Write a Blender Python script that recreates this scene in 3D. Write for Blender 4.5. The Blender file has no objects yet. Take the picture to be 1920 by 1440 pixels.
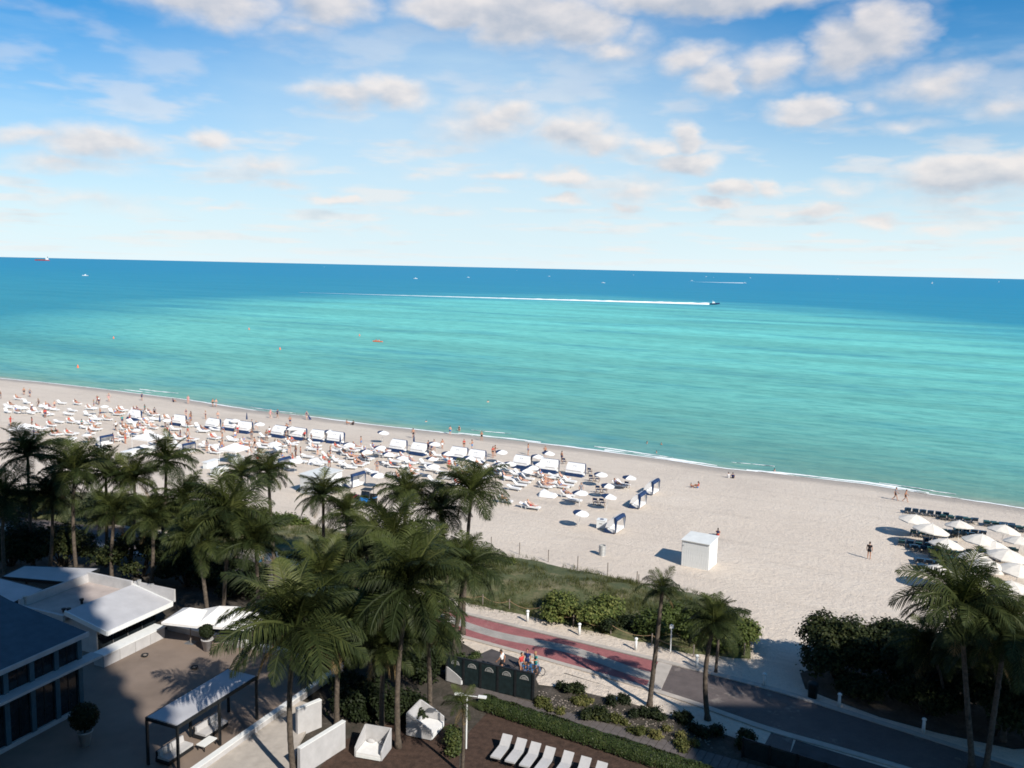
import bpy, bmesh, math, random
from mathutils import Vector, Matrix, Euler, noise as mnoise
sc = bpy.context.scene
COL = sc.collection
R = math.radians
rnd = random.Random(7)

# ------------------------------------------------------------------ camera
F = 1663.0                       # focal length in pixels of the 1920 px wide photograph
PITCH = math.atan((720 - 502) / F)
ROLL = math.atan(.0219)
CAM = Vector((0, 0, 30.2))
RM = Matrix.Rotation(math.pi / 2 - PITCH, 3, 'X') @ Matrix.Rotation(ROLL, 3, 'Z')
cd = bpy.data.cameras.new('camera'); cam = bpy.data.objects.new('camera', cd); COL.objects.link(cam)
cam.location = CAM; cam.rotation_euler = RM.to_euler()
cd.sensor_width = 36; cd.lens = 36 * F / 1920; cd.clip_start = .5; cd.clip_end = 200000
sc.camera = cam
sc.cycles.filter_width = 1.7       # the photograph's soft lens

# ------------------------------------------------------------------ sun, exposure
SUN_EL = R(37); SUN_H = Vector((.59, -.81, 0)).normalized()
SUN = Vector((SUN_H.x * math.cos(SUN_EL), SUN_H.y * math.cos(SUN_EL), math.sin(SUN_EL)))
ld = bpy.data.lights.new('sun', 'SUN'); ld.energy = 4.6; ld.angle = R(.55); ld.color = (1, .94, .85)
lo = bpy.data.objects.new('sun', ld); COL.objects.link(lo)
lo.rotation_euler = (-SUN).to_track_quat('-Z', 'Y').to_euler(); lo.location = (60, -60, 90)
vs = sc.view_settings
vs.view_transform = 'Standard'; vs.look = 'None'; vs.exposure = 0.48; vs.gamma = 1; vs.use_curve_mapping = False

def ray(px, py):
    return RM @ Vector(((px - 960) / F, -(py - 720) / F, -1))

# ------------------------------------------------------------------ node helpers
class NT:
    def __init__(s, tree): s.t = tree; s.n = tree.nodes; s.l = tree.links
    def node(s, typ, **kw):
        x = s.n.new(typ)
        for k, v in kw.items(): setattr(x, k, v)
        return x
    def put(s, sock, v):
        if hasattr(v, 'is_output') or isinstance(v, bpy.types.NodeSocket): s.l.new(v, sock)
        else: sock.default_value = v
    def m(s, op, a, b=0.0, c=0.0, clamp=False):
        x = s.node('ShaderNodeMath', operation=op); x.use_clamp = clamp
        s.put(x.inputs[0], a); s.put(x.inputs[1], b); s.put(x.inputs[2], c)
        return x.outputs[0]
    def v(s, op, a, b=(0, 0, 0), c=(0, 0, 0)):
        x = s.node('ShaderNodeVectorMath', operation=op)
        s.put(x.inputs[0], a); s.put(x.inputs[1], b)
        if op == 'MULTIPLY_ADD': s.put(x.inputs[2], c)
        return x.outputs['Value'] if op in ('LENGTH', 'DOT_PRODUCT') else x.outputs[0]
    def sep(s, a):
        x = s.node('ShaderNodeSeparateXYZ'); s.put(x.inputs[0], a); return x.outputs
    def comb(s, a, b, c=0.0):
        x = s.node('ShaderNodeCombineXYZ'); s.put(x.inputs[0], a); s.put(x.inputs[1], b); s.put(x.inputs[2], c); return x.outputs[0]
    def noise(s, vec, scale, detail=4, rough=.55, out='Fac'):
        x = s.node('ShaderNodeTexNoise'); s.put(x.inputs['Vector'], vec)
        x.inputs['Scale'].default_value = scale; x.inputs['Detail'].default_value = detail; x.inputs['Roughness'].default_value = rough
        return x.outputs[0] if out == 'Fac' else x.outputs['Color']
    def ramp(s, fac, stops, interp='LINEAR'):
        x = s.node('ShaderNodeValToRGB'); x.color_ramp.interpolation = interp
        e = x.color_ramp.elements
        while len(e) < len(stops): e.new(.5)
        for i, (p, c) in enumerate(stops):
            e[i].position = p
            e[i].color = (c, c, c, 1) if isinstance(c, (int, float)) else (*c, 1)
        s.put(x.inputs[0], fac); return x.outputs[0]
    def mix(s, fac, a, b, blend='MIX'):
        x = s.node('ShaderNodeMix', data_type='RGBA', blend_type=blend)
        s.put(x.inputs[0], fac)
        for sock, val in ((x.inputs[6], a), (x.inputs[7], b)):
            s.put(sock, (*val, 1) if isinstance(val, tuple) and len(val) == 3 else val)
        return x.outputs[2]

# ------------------------------------------------------------------ sky: clear-air sky with a cloud layer
world = bpy.data.worlds.new('World'); sc.world = world; world.use_nodes = True
W = NT(world.node_tree); W.n.clear()
sky = W.node('ShaderNodeTexSky', sky_type='NISHITA'); sky.sun_disc = False
sky.sun_elevation = SUN_EL; sky.sun_rotation = math.atan2(SUN.x, SUN.y)
sky.air_density = 1.0; sky.dust_density = .35; sky.ozone_density = 2.2; sky.altitude = 0
tc = W.node('ShaderNodeTexCoord')
dx, dy, dz = W.sep(W.v('NORMALIZE', tc.outputs['Generated']))
az = W.m('ARCTAN2', dx, dy); el = W.m('ARCSINE', dz)
ael = W.comb(az, el)
def ae(px, py):
    d = ray(px, py).normalized(); return math.atan2(d.x, d.y), math.asin(d.z)
PXR = 1 / F
CLOUDS = [  # centre x, y and half sizes in photograph pixels, strength
 (390, 0, 150, 48, .9), (610, 5, 105, 48, .95), (560, 55, 90, 30, .45), (860, 20, 130, 42, 1.1), (985, 25, 130, 62, 1.25), (1080, 50, 90, 48, 1.05),
 (1330, -6, 260, 34, 1.15), (1140, 95, 85, 26, .7), (1190, 70, 60, 40, .4), (1590, 90, 85, 60, .95), (1650, 60, 80, 60, 1.05), (1300, 105, 75, 32, .75),
 (1340, 148, 65, 40, .9), (1440, 132, 75, 42, .75), (1510, 208, 75, 28, 1.0), (1760, 160, 100, 45, .65), (1880, 190, 80, 36, .55), (1640, 200, 50, 24, .4),
 (640, 178, 100, 30, .8), (730, 172, 90, 32, .85), (950, 165, 70, 16, .4), (905, 230, 120, 50, .7), (960, 215, 75, 40, .75), (1070, 245, 90, 44, 1.0), (1130, 262, 80, 30, .8),
 (1284, 250, 42, 32, 1.0), (1220, 268, 55, 22, .7), (1275, 303, 80, 26, 1.05), (1070, 328, 65, 20, .95), (60, 252, 110, 24, .65), (175, 265, 130, 36, .85),
 (120, 308, 150, 22, .55), (397, 255, 60, 22, .8), (490, 305, 100, 28, .6), (640, 370, 80, 14, .95), (530, 345, 70, 14, .5), (945, 322, 70, 16, .7), (790, 326, 60, 14, .5),
 (1840, 322, 160, 34, 1.15), (1700, 340, 70, 20, .5), (1810, 370, 140, 22, .5), (1365, 355, 50, 24, .95), (1424, 350, 36, 18, .8), (1345, 387, 60, 14, .95),
 (1180, 355, 110, 30, .55), (1060, 370, 60, 14, .75), (1175, 383, 40, 12, .7), (1520, 388, 100, 16, .75), (1645, 412, 50, 16, .8), (1755, 428, 60, 12, .6), (1590, 352, 60, 20, .5),
 (1700, 238, 80, 20, .45), (1575, 408, 70, 8, .5), (1525, 440, 40, 8, .5), (180, 385, 160, 24, .45), (90, 365, 70, 12, .35), (420, 388, 50, 9, .5), (800, 395, 120, 16, .4), (1110, 420, 80, 10, .5), (620, 410, 60, 10, .4), (700, 435, 90, 8, .4)]
wn = W.noise(W.v('MULTIPLY', ael, (1, 1.9, 1)), 15, 4, .55, 'Color')
warp = W.v('MULTIPLY_ADD', W.v('SUBTRACT', wn, (.5, .5, .5)), (.075, .04, 0), ael)
acc = None; acc2 = None; warp_up = W.v('ADD', warp, (.008, .013, 0))
for (cx, cy, rx_, ry_, amp) in CLOUDS:
    a0, e0 = ae(cx, cy); sx, sy = 1 / (rx_ * PXR * 1.25), 1 / (ry_ * PXR * 1.25)
    ln = W.v('LENGTH', W.v('MULTIPLY_ADD', warp, (sx, sy, 0), (-a0 * sx, -e0 * sy, 0)))
    amp *= 1.18; mk = W.m('MULTIPLY_ADD', ln, -amp, amp)
    acc = mk if acc is None else W.m('MAXIMUM', acc, mk)
    mk2 = W.m('MULTIPLY_ADD', W.v('LENGTH', W.v('MULTIPLY_ADD', warp_up, (sx, sy, 0), (-a0 * sx, -e0 * sy, 0))), -amp, amp)
    acc2 = mk2 if acc2 is None else W.m('MAXIMUM', acc2, mk2)
acc = W.m('MAXIMUM', acc, 0)
fb = W.noise(W.v('MULTIPLY', ael, (1, 1.7, 1)), 26, 5, .5)
fb2 = W.noise(W.v('MULTIPLY', W.v('ADD', ael, (.006, .010, 0)), (1, 1.7, 1)), 26, 5, .5)
dens = W.m('MULTIPLY_ADD', W.m('SUBTRACT', fb, .5), W.m('MULTIPLY_ADD', acc, .75, .12), acc)
dens = W.m('SMOOTH_MAX', dens, 0, .05)
dens = W.ramp(dens, [(.05, 0), (.80, 1)], 'EASE')
# small flat fair-weather clouds all round, packed towards the horizon
lel = W.m('LOGARITHM', W.m('ADD', W.m('MAXIMUM', el, 0), .035), 2.718)
sm = W.noise(W.comb(W.m('MULTIPLY', az, 11), W.m('MULTIPLY', lel, 8), 3.3), 1.0, 4, .5)
smd = W.ramp(sm, [(.47, 0), (.66, 1)], 'EASE')
fade = W.ramp(el, [(.0, .3), (.03, .6), (.12, .6), (.2, .3), (.32, .12), (.9, .25)])
smd = W.m('MULTIPLY', smd, fade)
# thin high cirrus sheet
ci = W.noise(W.v('MULTIPLY', W.comb(W.m('MULTIPLY_ADD', el, 1.2, az), el), (3, 15, 1)), 1.7, 6, .6)
cid = W.m('MULTIPLY', W.ramp(ci, [(.44, 0), (.78, 1)], 'EASE'), .16)
va, ve = ae(880, 260); vl = W.v('LENGTH', W.v('MULTIPLY_ADD', warp, (1 / .46, 1 / .25, 0), (-va / .46, -ve / .25, 0)))
bright_centre = W.m('MULTIPLY', W.ramp(vl, [(.1, 1), (1.0, 0)], 'EASE'), W.ramp(ci, [(.25, .44), (.7, .74)]))  # added to brighten the middle of the sky, so the sides stay deeper
cid = W.m('MAXIMUM', cid, bright_centre)
alpha = W.m('MAXIMUM', dens, smd)
lit = W.m('ADD', W.m('MULTIPLY', W.m('SUBTRACT', fb, fb2), 1.3), W.m('MULTIPLY_ADD', W.m('MAXIMUM', acc2, 0), -.75, 1.0), clamp=True)
ccol = W.mix(lit, (3.9, 4.1, 4.55), (6.7, 6.2, 5.9))
hz = W.ramp(el, [(0, .97), (.05, .84), (.10, .60), (.16, .32), (.23, .10), (.30, 0.0)])
skyc = W.mix(1.0, sky.outputs[0], (.0, .52, .86), 'MULTIPLY')
skyc = W.mix(hz, skyc, (6.0, 6.9, 7.2))
skyc = W.mix(W.m('MULTIPLY', cid, .85), skyc, (5.0, 6.1, 6.7))
out = W.mix(W.m('MULTIPLY', alpha, .85), skyc, ccol)
bg = W.node('ShaderNodeBackground'); bg.inputs[1].default_value = .1
W.l.new(out, bg.inputs[0])
wo = W.node('ShaderNodeOutputWorld'); W.l.new(bg.outputs[0], wo.inputs[0])
world.cycles.sampling_method = 'MANUAL'; world.cycles.sample_map_resolution = 512

# ------------------------------------------------------------------ terrain: t along the shore, s out to sea
TD = Vector((.882, -.471, 0)); SD = Vector((.471, .882, 0))
SHORE_PX = [(0, 709), (120, 721), (240, 735), (360, 751), (480, 770), (600, 783), (720, 799), (840, 812), (960, 825), (1120, 844), (1240, 860), (1360, 879), (1455, 888), (1610, 906), (1765, 930), (1920, 953)]
def plane_hit(px, py, z):
    d = ray(px, py); k = (z - CAM.z) / d.z; return CAM + d * k
SHORE = []
for p in SHORE_PX:
    q = plane_hit(*p, 0); SHORE.append((q.dot(TD), q.dot(SD)))
def shore(t):
    if t <= SHORE[0][0]: return SHORE[0][1]
    for (a, b), (c, d) in zip(SHORE, SHORE[1:]):
        if t <= c: return b + (d - b) * (t - a) / (c - a)
    return SHORE[-1][1]
def offshore(x, y):
    p = Vector((x, y, 0)); return p.dot(SD) - shore(p.dot(TD))
def ground(x, y):
    s = offshore(x, y)
    if s > 0: return -.05 * s if s < 60 else -3
    e = -s
    k = min(1, e / 26); return 1.2 * (k * (2 - k))
def at(px, py, up=0.0):
    z = 1.2
    for _ in range(8):
        p = plane_hit(px, py, z + up); z = ground(p.x, p.y)
    return Vector((p.x, p.y, z))
def atz(px, py, z): return plane_hit(px, py, z)
def at_depth(px, py, y):
    d = ray(px, py); return CAM + d * (y / d.y)
HZ_PHOTO = [(0, 473), (640, 498), (960, 506), (1280, 512), (1920, 515)]
def at_sea(px, py):                      # the lens bends the photograph's horizon; distances are read from it
    for (a, b), (c, d) in zip(HZ_PHOTO, HZ_PHOTO[1:]):
        if a <= px <= c: hp = b + (d - b) * (px - a) / (c - a)
    hm = 502 + .0219 * (px - 960)
    k = min(1, max(0, (800 - py) / 250))
    q = py + (hm - hp) * k
    return plane_hit(px, max(q, hm + 2.6), 0)
# ------------------------------------------------------------------ mesh helpers
class MB:
    def __init__(s): s.v = []; s.f = []; s.mi = []
    def add(s, vs_, fs, m=0):
        o = len(s.v); s.v += [tuple(p) for p in vs_]
        for f in fs: s.f.append(tuple(i + o for i in f)); s.mi.append(m)
        return s
    def box(s, c, sz, rot=None, m=0):
        c = Vector(c); h = Vector(sz) / 2
        ps = [Vector((x * h.x, y * h.y, z * h.z)) for z in (-1, 1) for y in (-1, 1) for x in (-1, 1)]
        if rot: ps = [rot @ p for p in ps]
        return s.add([c + p for p in ps], [(0, 2, 3, 1), (4, 5, 7, 6), (0, 1, 5, 4), (2, 6, 7, 3), (0, 4, 6, 2), (1, 3, 7, 5)], m)
    def bar(s, a, b, w, h, m=0):
        a = Vector(a); b = Vector(b); d = b - a
        rot = d.to_track_quat('Y', 'Z').to_matrix()
        return s.box((a + b) / 2, (w, d.length, h), rot, m)
    def tube(s, pts, rad, n=8, m=0, cap=True):
        pts = [Vector(p) for p in pts]; rings = []
        if not isinstance(rad, (list, tuple)): rad = [rad] * len(pts)
        up = None
        for i, p in enumerate(pts):
            d = (pts[min(i + 1, len(pts) - 1)] - pts[max(i - 1, 0)]).normalized()
            if up is None:
                up = Vector((0, 0, 1)) if abs(d.z) < .9 else Vector((1, 0, 0))
            x = d.cross(up).normalized(); y = x.cross(d).normalized(); up = y
            rings.append([p + (x * math.cos(2 * math.pi * k / n) + y * math.sin(2 * math.pi * k / n)) * rad[i] for k in range(n)])
        fs = []
        for i in range(len(pts) - 1):
            for k in range(n):
                fs.append((i * n + k, i * n + (k + 1) % n, (i + 1) * n + (k + 1) % n, (i + 1) * n + k))
        if cap:
            fs.append(tuple(range(n - 1, -1, -1))); L = (len(pts) - 1) * n; fs.append(tuple(range(L, L + n)))
        return s.add([p for r in rings for p in r], fs, m)
    def lathe(s, prof, n=14, c=(0, 0, 0), m=0):
        c = Vector(c); vs_ = []; fs = []
        for r, z in prof:
            for k in range(n):
                a = 2 * math.pi * k / n; vs_.append(c + Vector((r * math.cos(a), r * math.sin(a), z)))
        for i in range(len(prof) - 1):
            for k in range(n):
                fs.append((i * n + k, i * n + (k + 1) % n, (i + 1) * n + (k + 1) % n, (i + 1) * n + k))
        fs.append(tuple(range(n - 1, -1, -1))); L = (len(prof) - 1) * n; fs.append(tuple(range(L, L + n)))
        return s.add(vs_, fs, m)
    def ell(s, c, r, n=10, k=7, rot=None, m=0):
        c = Vector(c); vs_ = []; fs = []
        for i in range(k + 1):
            th = math.pi * i / k
            for j in range(n):
                a = 2 * math.pi * j / n
                p = Vector((r[0] * math.sin(th) * math.cos(a), r[1] * math.sin(th) * math.sin(a), -r[2] * math.cos(th)))
                vs_.append(c + (rot @ p if rot else p))
        for i in range(k):
            for j in range(n): fs.append((i * n + j, i * n + (j + 1) % n, (i + 1) * n + (j + 1) % n, (i + 1) * n + j))
        return s.add(vs_, fs, m)
    def prism(s, poly, z0, z1, m=0):
        n = len(poly)
        ar = sum(poly[i][0] * poly[(i + 1) % n][1] - poly[(i + 1) % n][0] * poly[i][1] for i in range(n))
        if ar < 0: poly = poly[::-1]
        vs_ = [(p[0], p[1], z0) for p in poly] + [(p[0], p[1], z1) for p in poly]
        fs = [tuple(range(n - 1, -1, -1)), tuple(range(n, 2 * n))] + [(i, (i + 1) % n, n + (i + 1) % n, n + i) for i in range(n)]
        return s.add(vs_, fs, m)
    def loft(s, secs, n=12, m=0, cap=True):   # secs: centre, x axis, y axis (already scaled)
        vs_ = []; fs = []
        for c, ax, ay in secs:
            for k in range(n):
                a = 2 * math.pi * k / n; vs_.append(Vector(c) + Vector(ax) * math.cos(a) + Vector(ay) * math.sin(a))
        for i in range(len(secs) - 1):
            for k in range(n): fs.append((i * n + k, i * n + (k + 1) % n, (i + 1) * n + (k + 1) % n, (i + 1) * n + k))
        if cap:
            fs.append(tuple(range(n - 1, -1, -1))); L = (len(secs) - 1) * n; fs.append(tuple(range(L, L + n)))
        return s.add(vs_, fs, m)
    def quadsheet(s, pts, th, m=0):           # a four-cornered sheet with thickness th, downwards
        p = [Vector(q) for q in pts]; d = Vector((0, 0, th))
        nrm = (p[1] - p[0]).cross(p[2] - p[0])
        if nrm.z < 0: p = p[::-1]
        return s.add([q - d for q in p] + p, [(3, 2, 1, 0), (4, 5, 6, 7), (0, 1, 5, 4), (1, 2, 6, 5), (2, 3, 7, 6), (3, 0, 4, 7)], m)
    def mesh(s, name, smooth=False):
        me = bpy.data.meshes.new(name); me.from_pydata(s.v, [], s.f)
        if any(s.mi): me.polygons.foreach_set('material_index', s.mi)
        if smooth: me.polygons.foreach_set('use_smooth', [True] * len(s.f))
        me.update(); return me

def link(name, me, mats=None, parent=None):
    o = bpy.data.objects.new(name, me); COL.objects.link(o)
    if me is not None and mats and not me.materials:
        for m_ in (mats if isinstance(mats, (list, tuple)) else [mats]): me.materials.append(m_)
    if parent: o.parent = parent
    return o
def tag(o, label, cat=None, group=None, kind=None):
    o['label'] = label
    if cat: o['category'] = cat
    if group: o['group'] = group
    if kind: o['kind'] = kind
    return o
def part(name, mb, mat, parent, smooth=False, label=None):
    o = link(name, mb.mesh(name, smooth), mat, parent)
    if label: o['label'] = label
    return o
def thing(name, label, cat, loc=(0, 0, 0), rz=0, group=None):
    o = bpy.data.objects.new(name, None); COL.objects.link(o); o.location = loc; o.rotation_euler = (0, 0, rz); o.empty_display_size = .3
    return tag(o, label, cat, group)
def structure(name, mb, mat, label, cat='ground', smooth=False):
    me = mb if isinstance(mb, bpy.types.Mesh) else mb.mesh(name, smooth)
    return tag(link(name, me, mat), label, cat, kind='structure')

class Kit:                                    # a thing's parts with shared meshes; place() puts one individual
    def __init__(s): s.parts = []; s.root = None
    def body(s, me, mat): s.root = (me, mat); return s
    def add(s, name, mb, mat, parent=None, smooth=False, loc=(0, 0, 0), rot=(0, 0, 0), scale=1, label=None):
        me = mb if isinstance(mb, bpy.types.Mesh) else mb.mesh(name, smooth)
        if not me.materials: me.materials.append(mat)
        s.parts.append((name, me, mat, parent, loc, rot, scale, label)); return len(s.parts) - 1
    def place(s, name, loc, rz=0, scale=1, label=None, cat=None, group=None, mats=None, rot=None):
        me = s.root[0] if s.root else None
        o = bpy.data.objects.new(name, me); COL.objects.link(o)
        o.location = loc; o.rotation_euler = rot if rot else (0, 0, rz); o.scale = (scale,) * 3 if isinstance(scale, (int, float)) else scale
        if me and mats and 'body' in mats:
            o.material_slots[0].link = 'OBJECT'; o.material_slots[0].material = mats['body']
        tag(o, label or name.replace('_', ' '), cat or name, group)
        made = []
        for (n, m_, mt, pa, lc, rt, scl, lb) in s.parts:
            c = bpy.data.objects.new(n, m_); COL.objects.link(c); c.parent = made[pa] if pa is not None else o
            c.location = lc; c.rotation_euler = rt; c.scale = (scl,) * 3
            mm = mats.get(n) if mats else None
            if (mm or mt) is not m_.materials[0]:
                c.material_slots[0].link = 'OBJECT'; c.material_slots[0].material = mm or mt
            if lb: c['label'] = lb
            made.append(c)
        return o

# labels for the many small things are completed from what stands next to them
ITEMS = []; MARKS = []
def later(o, head, pos, extra=None): ITEMS.append((o, head, Vector(pos)))
ORD = ['nearest', 'second nearest', 'third nearest', 'fourth nearest', 'fifth nearest', 'sixth nearest', 'seventh nearest', 'eighth nearest', 'ninth nearest', 'tenth nearest', 'eleventh nearest', 'twelfth nearest', 'thirteenth nearest', 'fourteenth nearest'] + [w + ' nearest' for w in 'fifteenth sixteenth seventeenth eighteenth nineteenth twentieth twenty-first twenty-second twenty-third twenty-fourth twenty-fifth twenty-sixth twenty-seventh twenty-eighth twenty-ninth thirtieth thirty-first thirty-second thirty-third thirty-fourth thirty-fifth thirty-sixth thirty-seventh thirty-eighth thirty-ninth fortieth'.split()]
def finish_labels():
    bins = {}
    for o, head, pos in ITEMS:
        mp, phrase = min(MARKS, key=lambda k: (k[0] - pos).length)
        d = pos - mp
        if abs(d.x) * .9 > abs(d.y): w = 'right of' if d.x > 0 else 'left of'
        else: w = 'beyond' if d.y > 0 else 'below'
        bins.setdefault((head, w, phrase), []).append((d.length, o))
    for (head, w, phrase), L in bins.items():
        L.sort(key=lambda k: k[0])
        for i, (_, o) in enumerate(L):
            o['label'] = f'{head} {w} {phrase}' + ('' if len(L) == 1 else f', {ORD[min(i, len(ORD) - 1)]}')

# ------------------------------------------------------------------ materials
def M(name, col, rough=.6, var=.12, scale=4, bump=0, bscale=None, spec=.3, metal=0, hue=None, coord='Object', bdist=.02):
    m_ = bpy.data.materials.new(name); m_.use_nodes = True; n = NT(m_.node_tree)
    b = n.n['Principled BSDF']; t = n.node('ShaderNodeTexCoord'); v = t.outputs[coord]
    f = n.noise(v, scale, 5, .6)
    lo_ = tuple(max(0, c * (1 - var * 1.5)) for c in (hue or col)); hi = tuple(min(1, c * (1 + var)) for c in col)
    n.l.new(n.ramp(f, [(.3, lo_), (.7, hi)]), b.inputs['Base Color'])
    b.inputs['Roughness'].default_value = rough; b.inputs['Specular IOR Level'].default_value = spec; b.inputs['Metallic'].default_value = metal
    if bump:
        bn = n.node('ShaderNodeBump'); bn.inputs['Strength'].default_value = bump; bn.inputs['Distance'].default_value = bdist
        n.l.new(n.noise(v, bscale or scale * 4, 4), bn.inputs['Height']); n.l.new(bn.outputs[0], b.inputs['Normal'])
    return m_
def leafmat(name, col, tip, rough=.45, trans=.35):
    m_ = bpy.data.materials.new(name); m_.use_nodes = True; n = NT(m_.node_tree)
    b = n.n['Principled BSDF']; t = n.node('ShaderNodeTexCoord'); oi = n.node('ShaderNodeObjectInfo')
    g = n.node('ShaderNodeNewGeometry')
    f = n.noise(n.v('ADD', t.outputs['Object'], n.comb(oi.outputs['Random'], 0, 0)), 1.3, 4)
    f = n.m('ADD', n.m('MULTIPLY', f, .55), n.m('ADD', n.m('MULTIPLY', oi.outputs['Random'], .25), n.m('MULTIPLY', g.outputs['Random Per Island'], .3)))
    c = n.ramp(f, [(.25, tuple(x * .55 for x in col)), (.55, col), (.9, tip)])
    n.l.new(c, b.inputs['Base Color']); b.inputs['Roughness'].default_value = rough; b.inputs['Specular IOR Level'].default_value = .14
    tr = n.node('ShaderNodeBsdfTranslucent'); n.l.new(c, tr.inputs[0])
    mx = n.node('ShaderNodeMixShader'); mx.inputs[0].default_value = trans
    n.l.new(b.outputs[0], mx.inputs[1]); n.l.new(tr.outputs[0], mx.inputs[2])
    n.l.new(mx.outputs[0], n.n['Material Output'].inputs[0]); return m_

WHITE = M('white_paint', (.70, .71, .70), .5, .04, 3)
WHITE_CLOTH = M('white_cloth', (.72, .71, .70), .85, .05, 3, .15, 30)
CREAM_CLOTH = M('cream_cloth', (.66, .61, .54), .85, .06, 3, .15, 30)
NAVY = M('navy_canvas', (.012, .035, .10), .8, .2, 4, .15, 30)
BLUE_CLOTH = M('blue_vinyl', (.015, .055, .11), .6, .2, 4)
TEAL_CLOTH = M('teal_vinyl', (.015, .07, .085), .6, .2, 4)
WOOD = M('pale_wood', (.33, .22, .13), .6, .25, 6)
GREYWOOD = M('weathered_wood', (.20, .17, .145), .8, .3, 8, .3, 40)
BLACK = M('black_metal', (.015, .017, .019), .45, .2, 4)
BLACKGREEN = M('dark_green_screen', (.010, .020, .022), .6, .3, 3)
RUBBER = M('black_rubber', (.02, .02, .02), .8, .2, 5)
STEEL = M('grey_steel', (.30, .30, .30), .45, .15, 5, metal=.6)
GALV = M('galvanised_steel', (.42, .42, .41), .55, .15, 9, metal=.4)
BLUE_PAINT = M('blue_paint', (.015, .16, .42), .3, .1, 3, spec=.5)
RED_PAINT = M('red_paint', (.42, .04, .05), .35, .15, 3)
ORANGE = M('orange_plastic', (.85, .16, .06), .5, .1, 3)
FOAM = M('foam', (.82, .84, .83), .8, .06, .8, .5, 3, bdist=.1)
TRUNK = M('palm_bark', (.095, .075, .058), .9, .35, 5, .6, 14, bdist=.04)
BARK = M('bark', (.09, .075, .06), .9, .35, 6, .5, 18)
PALM = leafmat('palm_leaf', (.026, .038, .012), (.085, .098, .03), .55, .28)
PALM_Y = leafmat('palm_leaf_young', (.065, .082, .022), (.165, .17, .06), .45, .35)
PALM_D = leafmat('palm_leaf_dry', (.16, .11, .05), (.24, .18, .09), .7, .2)
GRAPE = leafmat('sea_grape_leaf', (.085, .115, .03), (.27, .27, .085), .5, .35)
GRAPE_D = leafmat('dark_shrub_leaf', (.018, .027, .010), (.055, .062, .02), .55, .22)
HEDGE = leafmat('hedge_leaf', (.04, .06, .02), (.11, .12, .035), .45, .25)
GRASSM = leafmat('dune_grass_blade', (.085, .095, .028), (.26, .225, .085), .6, .3)
SKIN = [M('skin_%s' % k, c, .55, .06, 8) for k, c in (('fair', (.58, .34, .25)), ('tan', (.42, .21, .13)), ('brown', (.22, .11, .07)))]
HAIR = [M('hair_dark', (.025, .018, .014), .5, .3, 9), M('hair_blond', (.32, .22, .11), .5, .3, 9)]
CLOTH = {k: M('cloth_' + k, c, .85, .1, 6) for k, c in {'black': (.012, .012, .016), 'navy': (.015, .03, .10), 'white': (.75, .75, .75), 'red': (.5, .05, .05), 'blue': (.03, .18, .45), 'teal': (.04, .25, .25), 'pink': (.6, .25, .3), 'grey': (.2, .2, .22)}.items()}

# sand: raked, trodden, wet by the water
def sand_material():
    m_ = bpy.data.materials.new('beach_sand'); m_.use_nodes = True; n = NT(m_.node_tree); b = n.n['Principled BSDF']
    g = n.node('ShaderNodeNewGeometry'); P = g.outputs['Position']
    z = n.sep(P)[2]
    big = n.noise(P, .05, 5); mid = n.noise(P, .5, 6, .65); fine = n.noise(P, 9, 4, .7)
    c = n.ramp(n.m('ADD', n.m('MULTIPLY', big, .6), n.m('MULTIPLY', mid, .4)), [(.32, (.54, .46, .385)), (.50, (.60, .515, .43)), (.68, (.635, .555, .47))])
    trk = n.noise(n.v('MULTIPLY', n.comb(n.v('DOT_PRODUCT', P, tuple(TD)), n.v('DOT_PRODUCT', P, tuple(SD))), (.035, .55, 1)), 1, 5, .65)
    c = n.mix(1.0, c, n.ramp(trk, [(.34, .91), (.46, 1.0), (.62, 1.0), (.72, .95)]), 'MULTIPLY')
    foot = n.noise(P, 2.6, 5, .75); c = n.mix(1.0, c, n.ramp(foot, [(.32, .87), (.46, 1.0)]), 'MULTIPLY')
    spk = n.ramp(fine, [(.30, .78), (.48, 1.0)])
    c = n.mix(1.0, c, spk, 'MULTIPLY')
    weed = n.ramp(n.m('MULTIPLY', n.noise(P, .22, 7, .75), n.ramp(n.noise(P, 1.7, 5, .7), [(.4, .85), (.7, 1.1)])), [(.60, 0), (.74, .5)])
    c = n.mix(weed, c, (.36, .30, .24))
    wetf = n.ramp(n.m('ADD', z, n.m('MULTIPLY', n.m('SUBTRACT', n.noise(P, .12, 4), .5), .35)), [(.02, 1), (.3, .75), (.52, 0)])
    c = n.mix(wetf, c, (.35, .295, .245))
    n.l.new(c, b.inputs['Base Color'])
    n.l.new(n.m('MULTIPLY_ADD', wetf, -.45, .9), b.inputs['Roughness']); b.inputs['Specular IOR Level'].default_value = .25
    bn = n.node('ShaderNodeBump'); bn.inputs['Strength'].default_value = .9; bn.inputs['Distance'].default_value = .16
    h = n.m('ADD', n.m('ADD', n.m('MULTIPLY', n.noise(P, 1.4, 6, .7), 1.0), n.m('MULTIPLY', trk, .8)), n.m('MULTIPLY', foot, .8))
    n.l.new(h, bn.inputs['Height']); n.l.new(bn.outputs[0], b.inputs['Normal']); return m_
SAND = sand_material()

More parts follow.
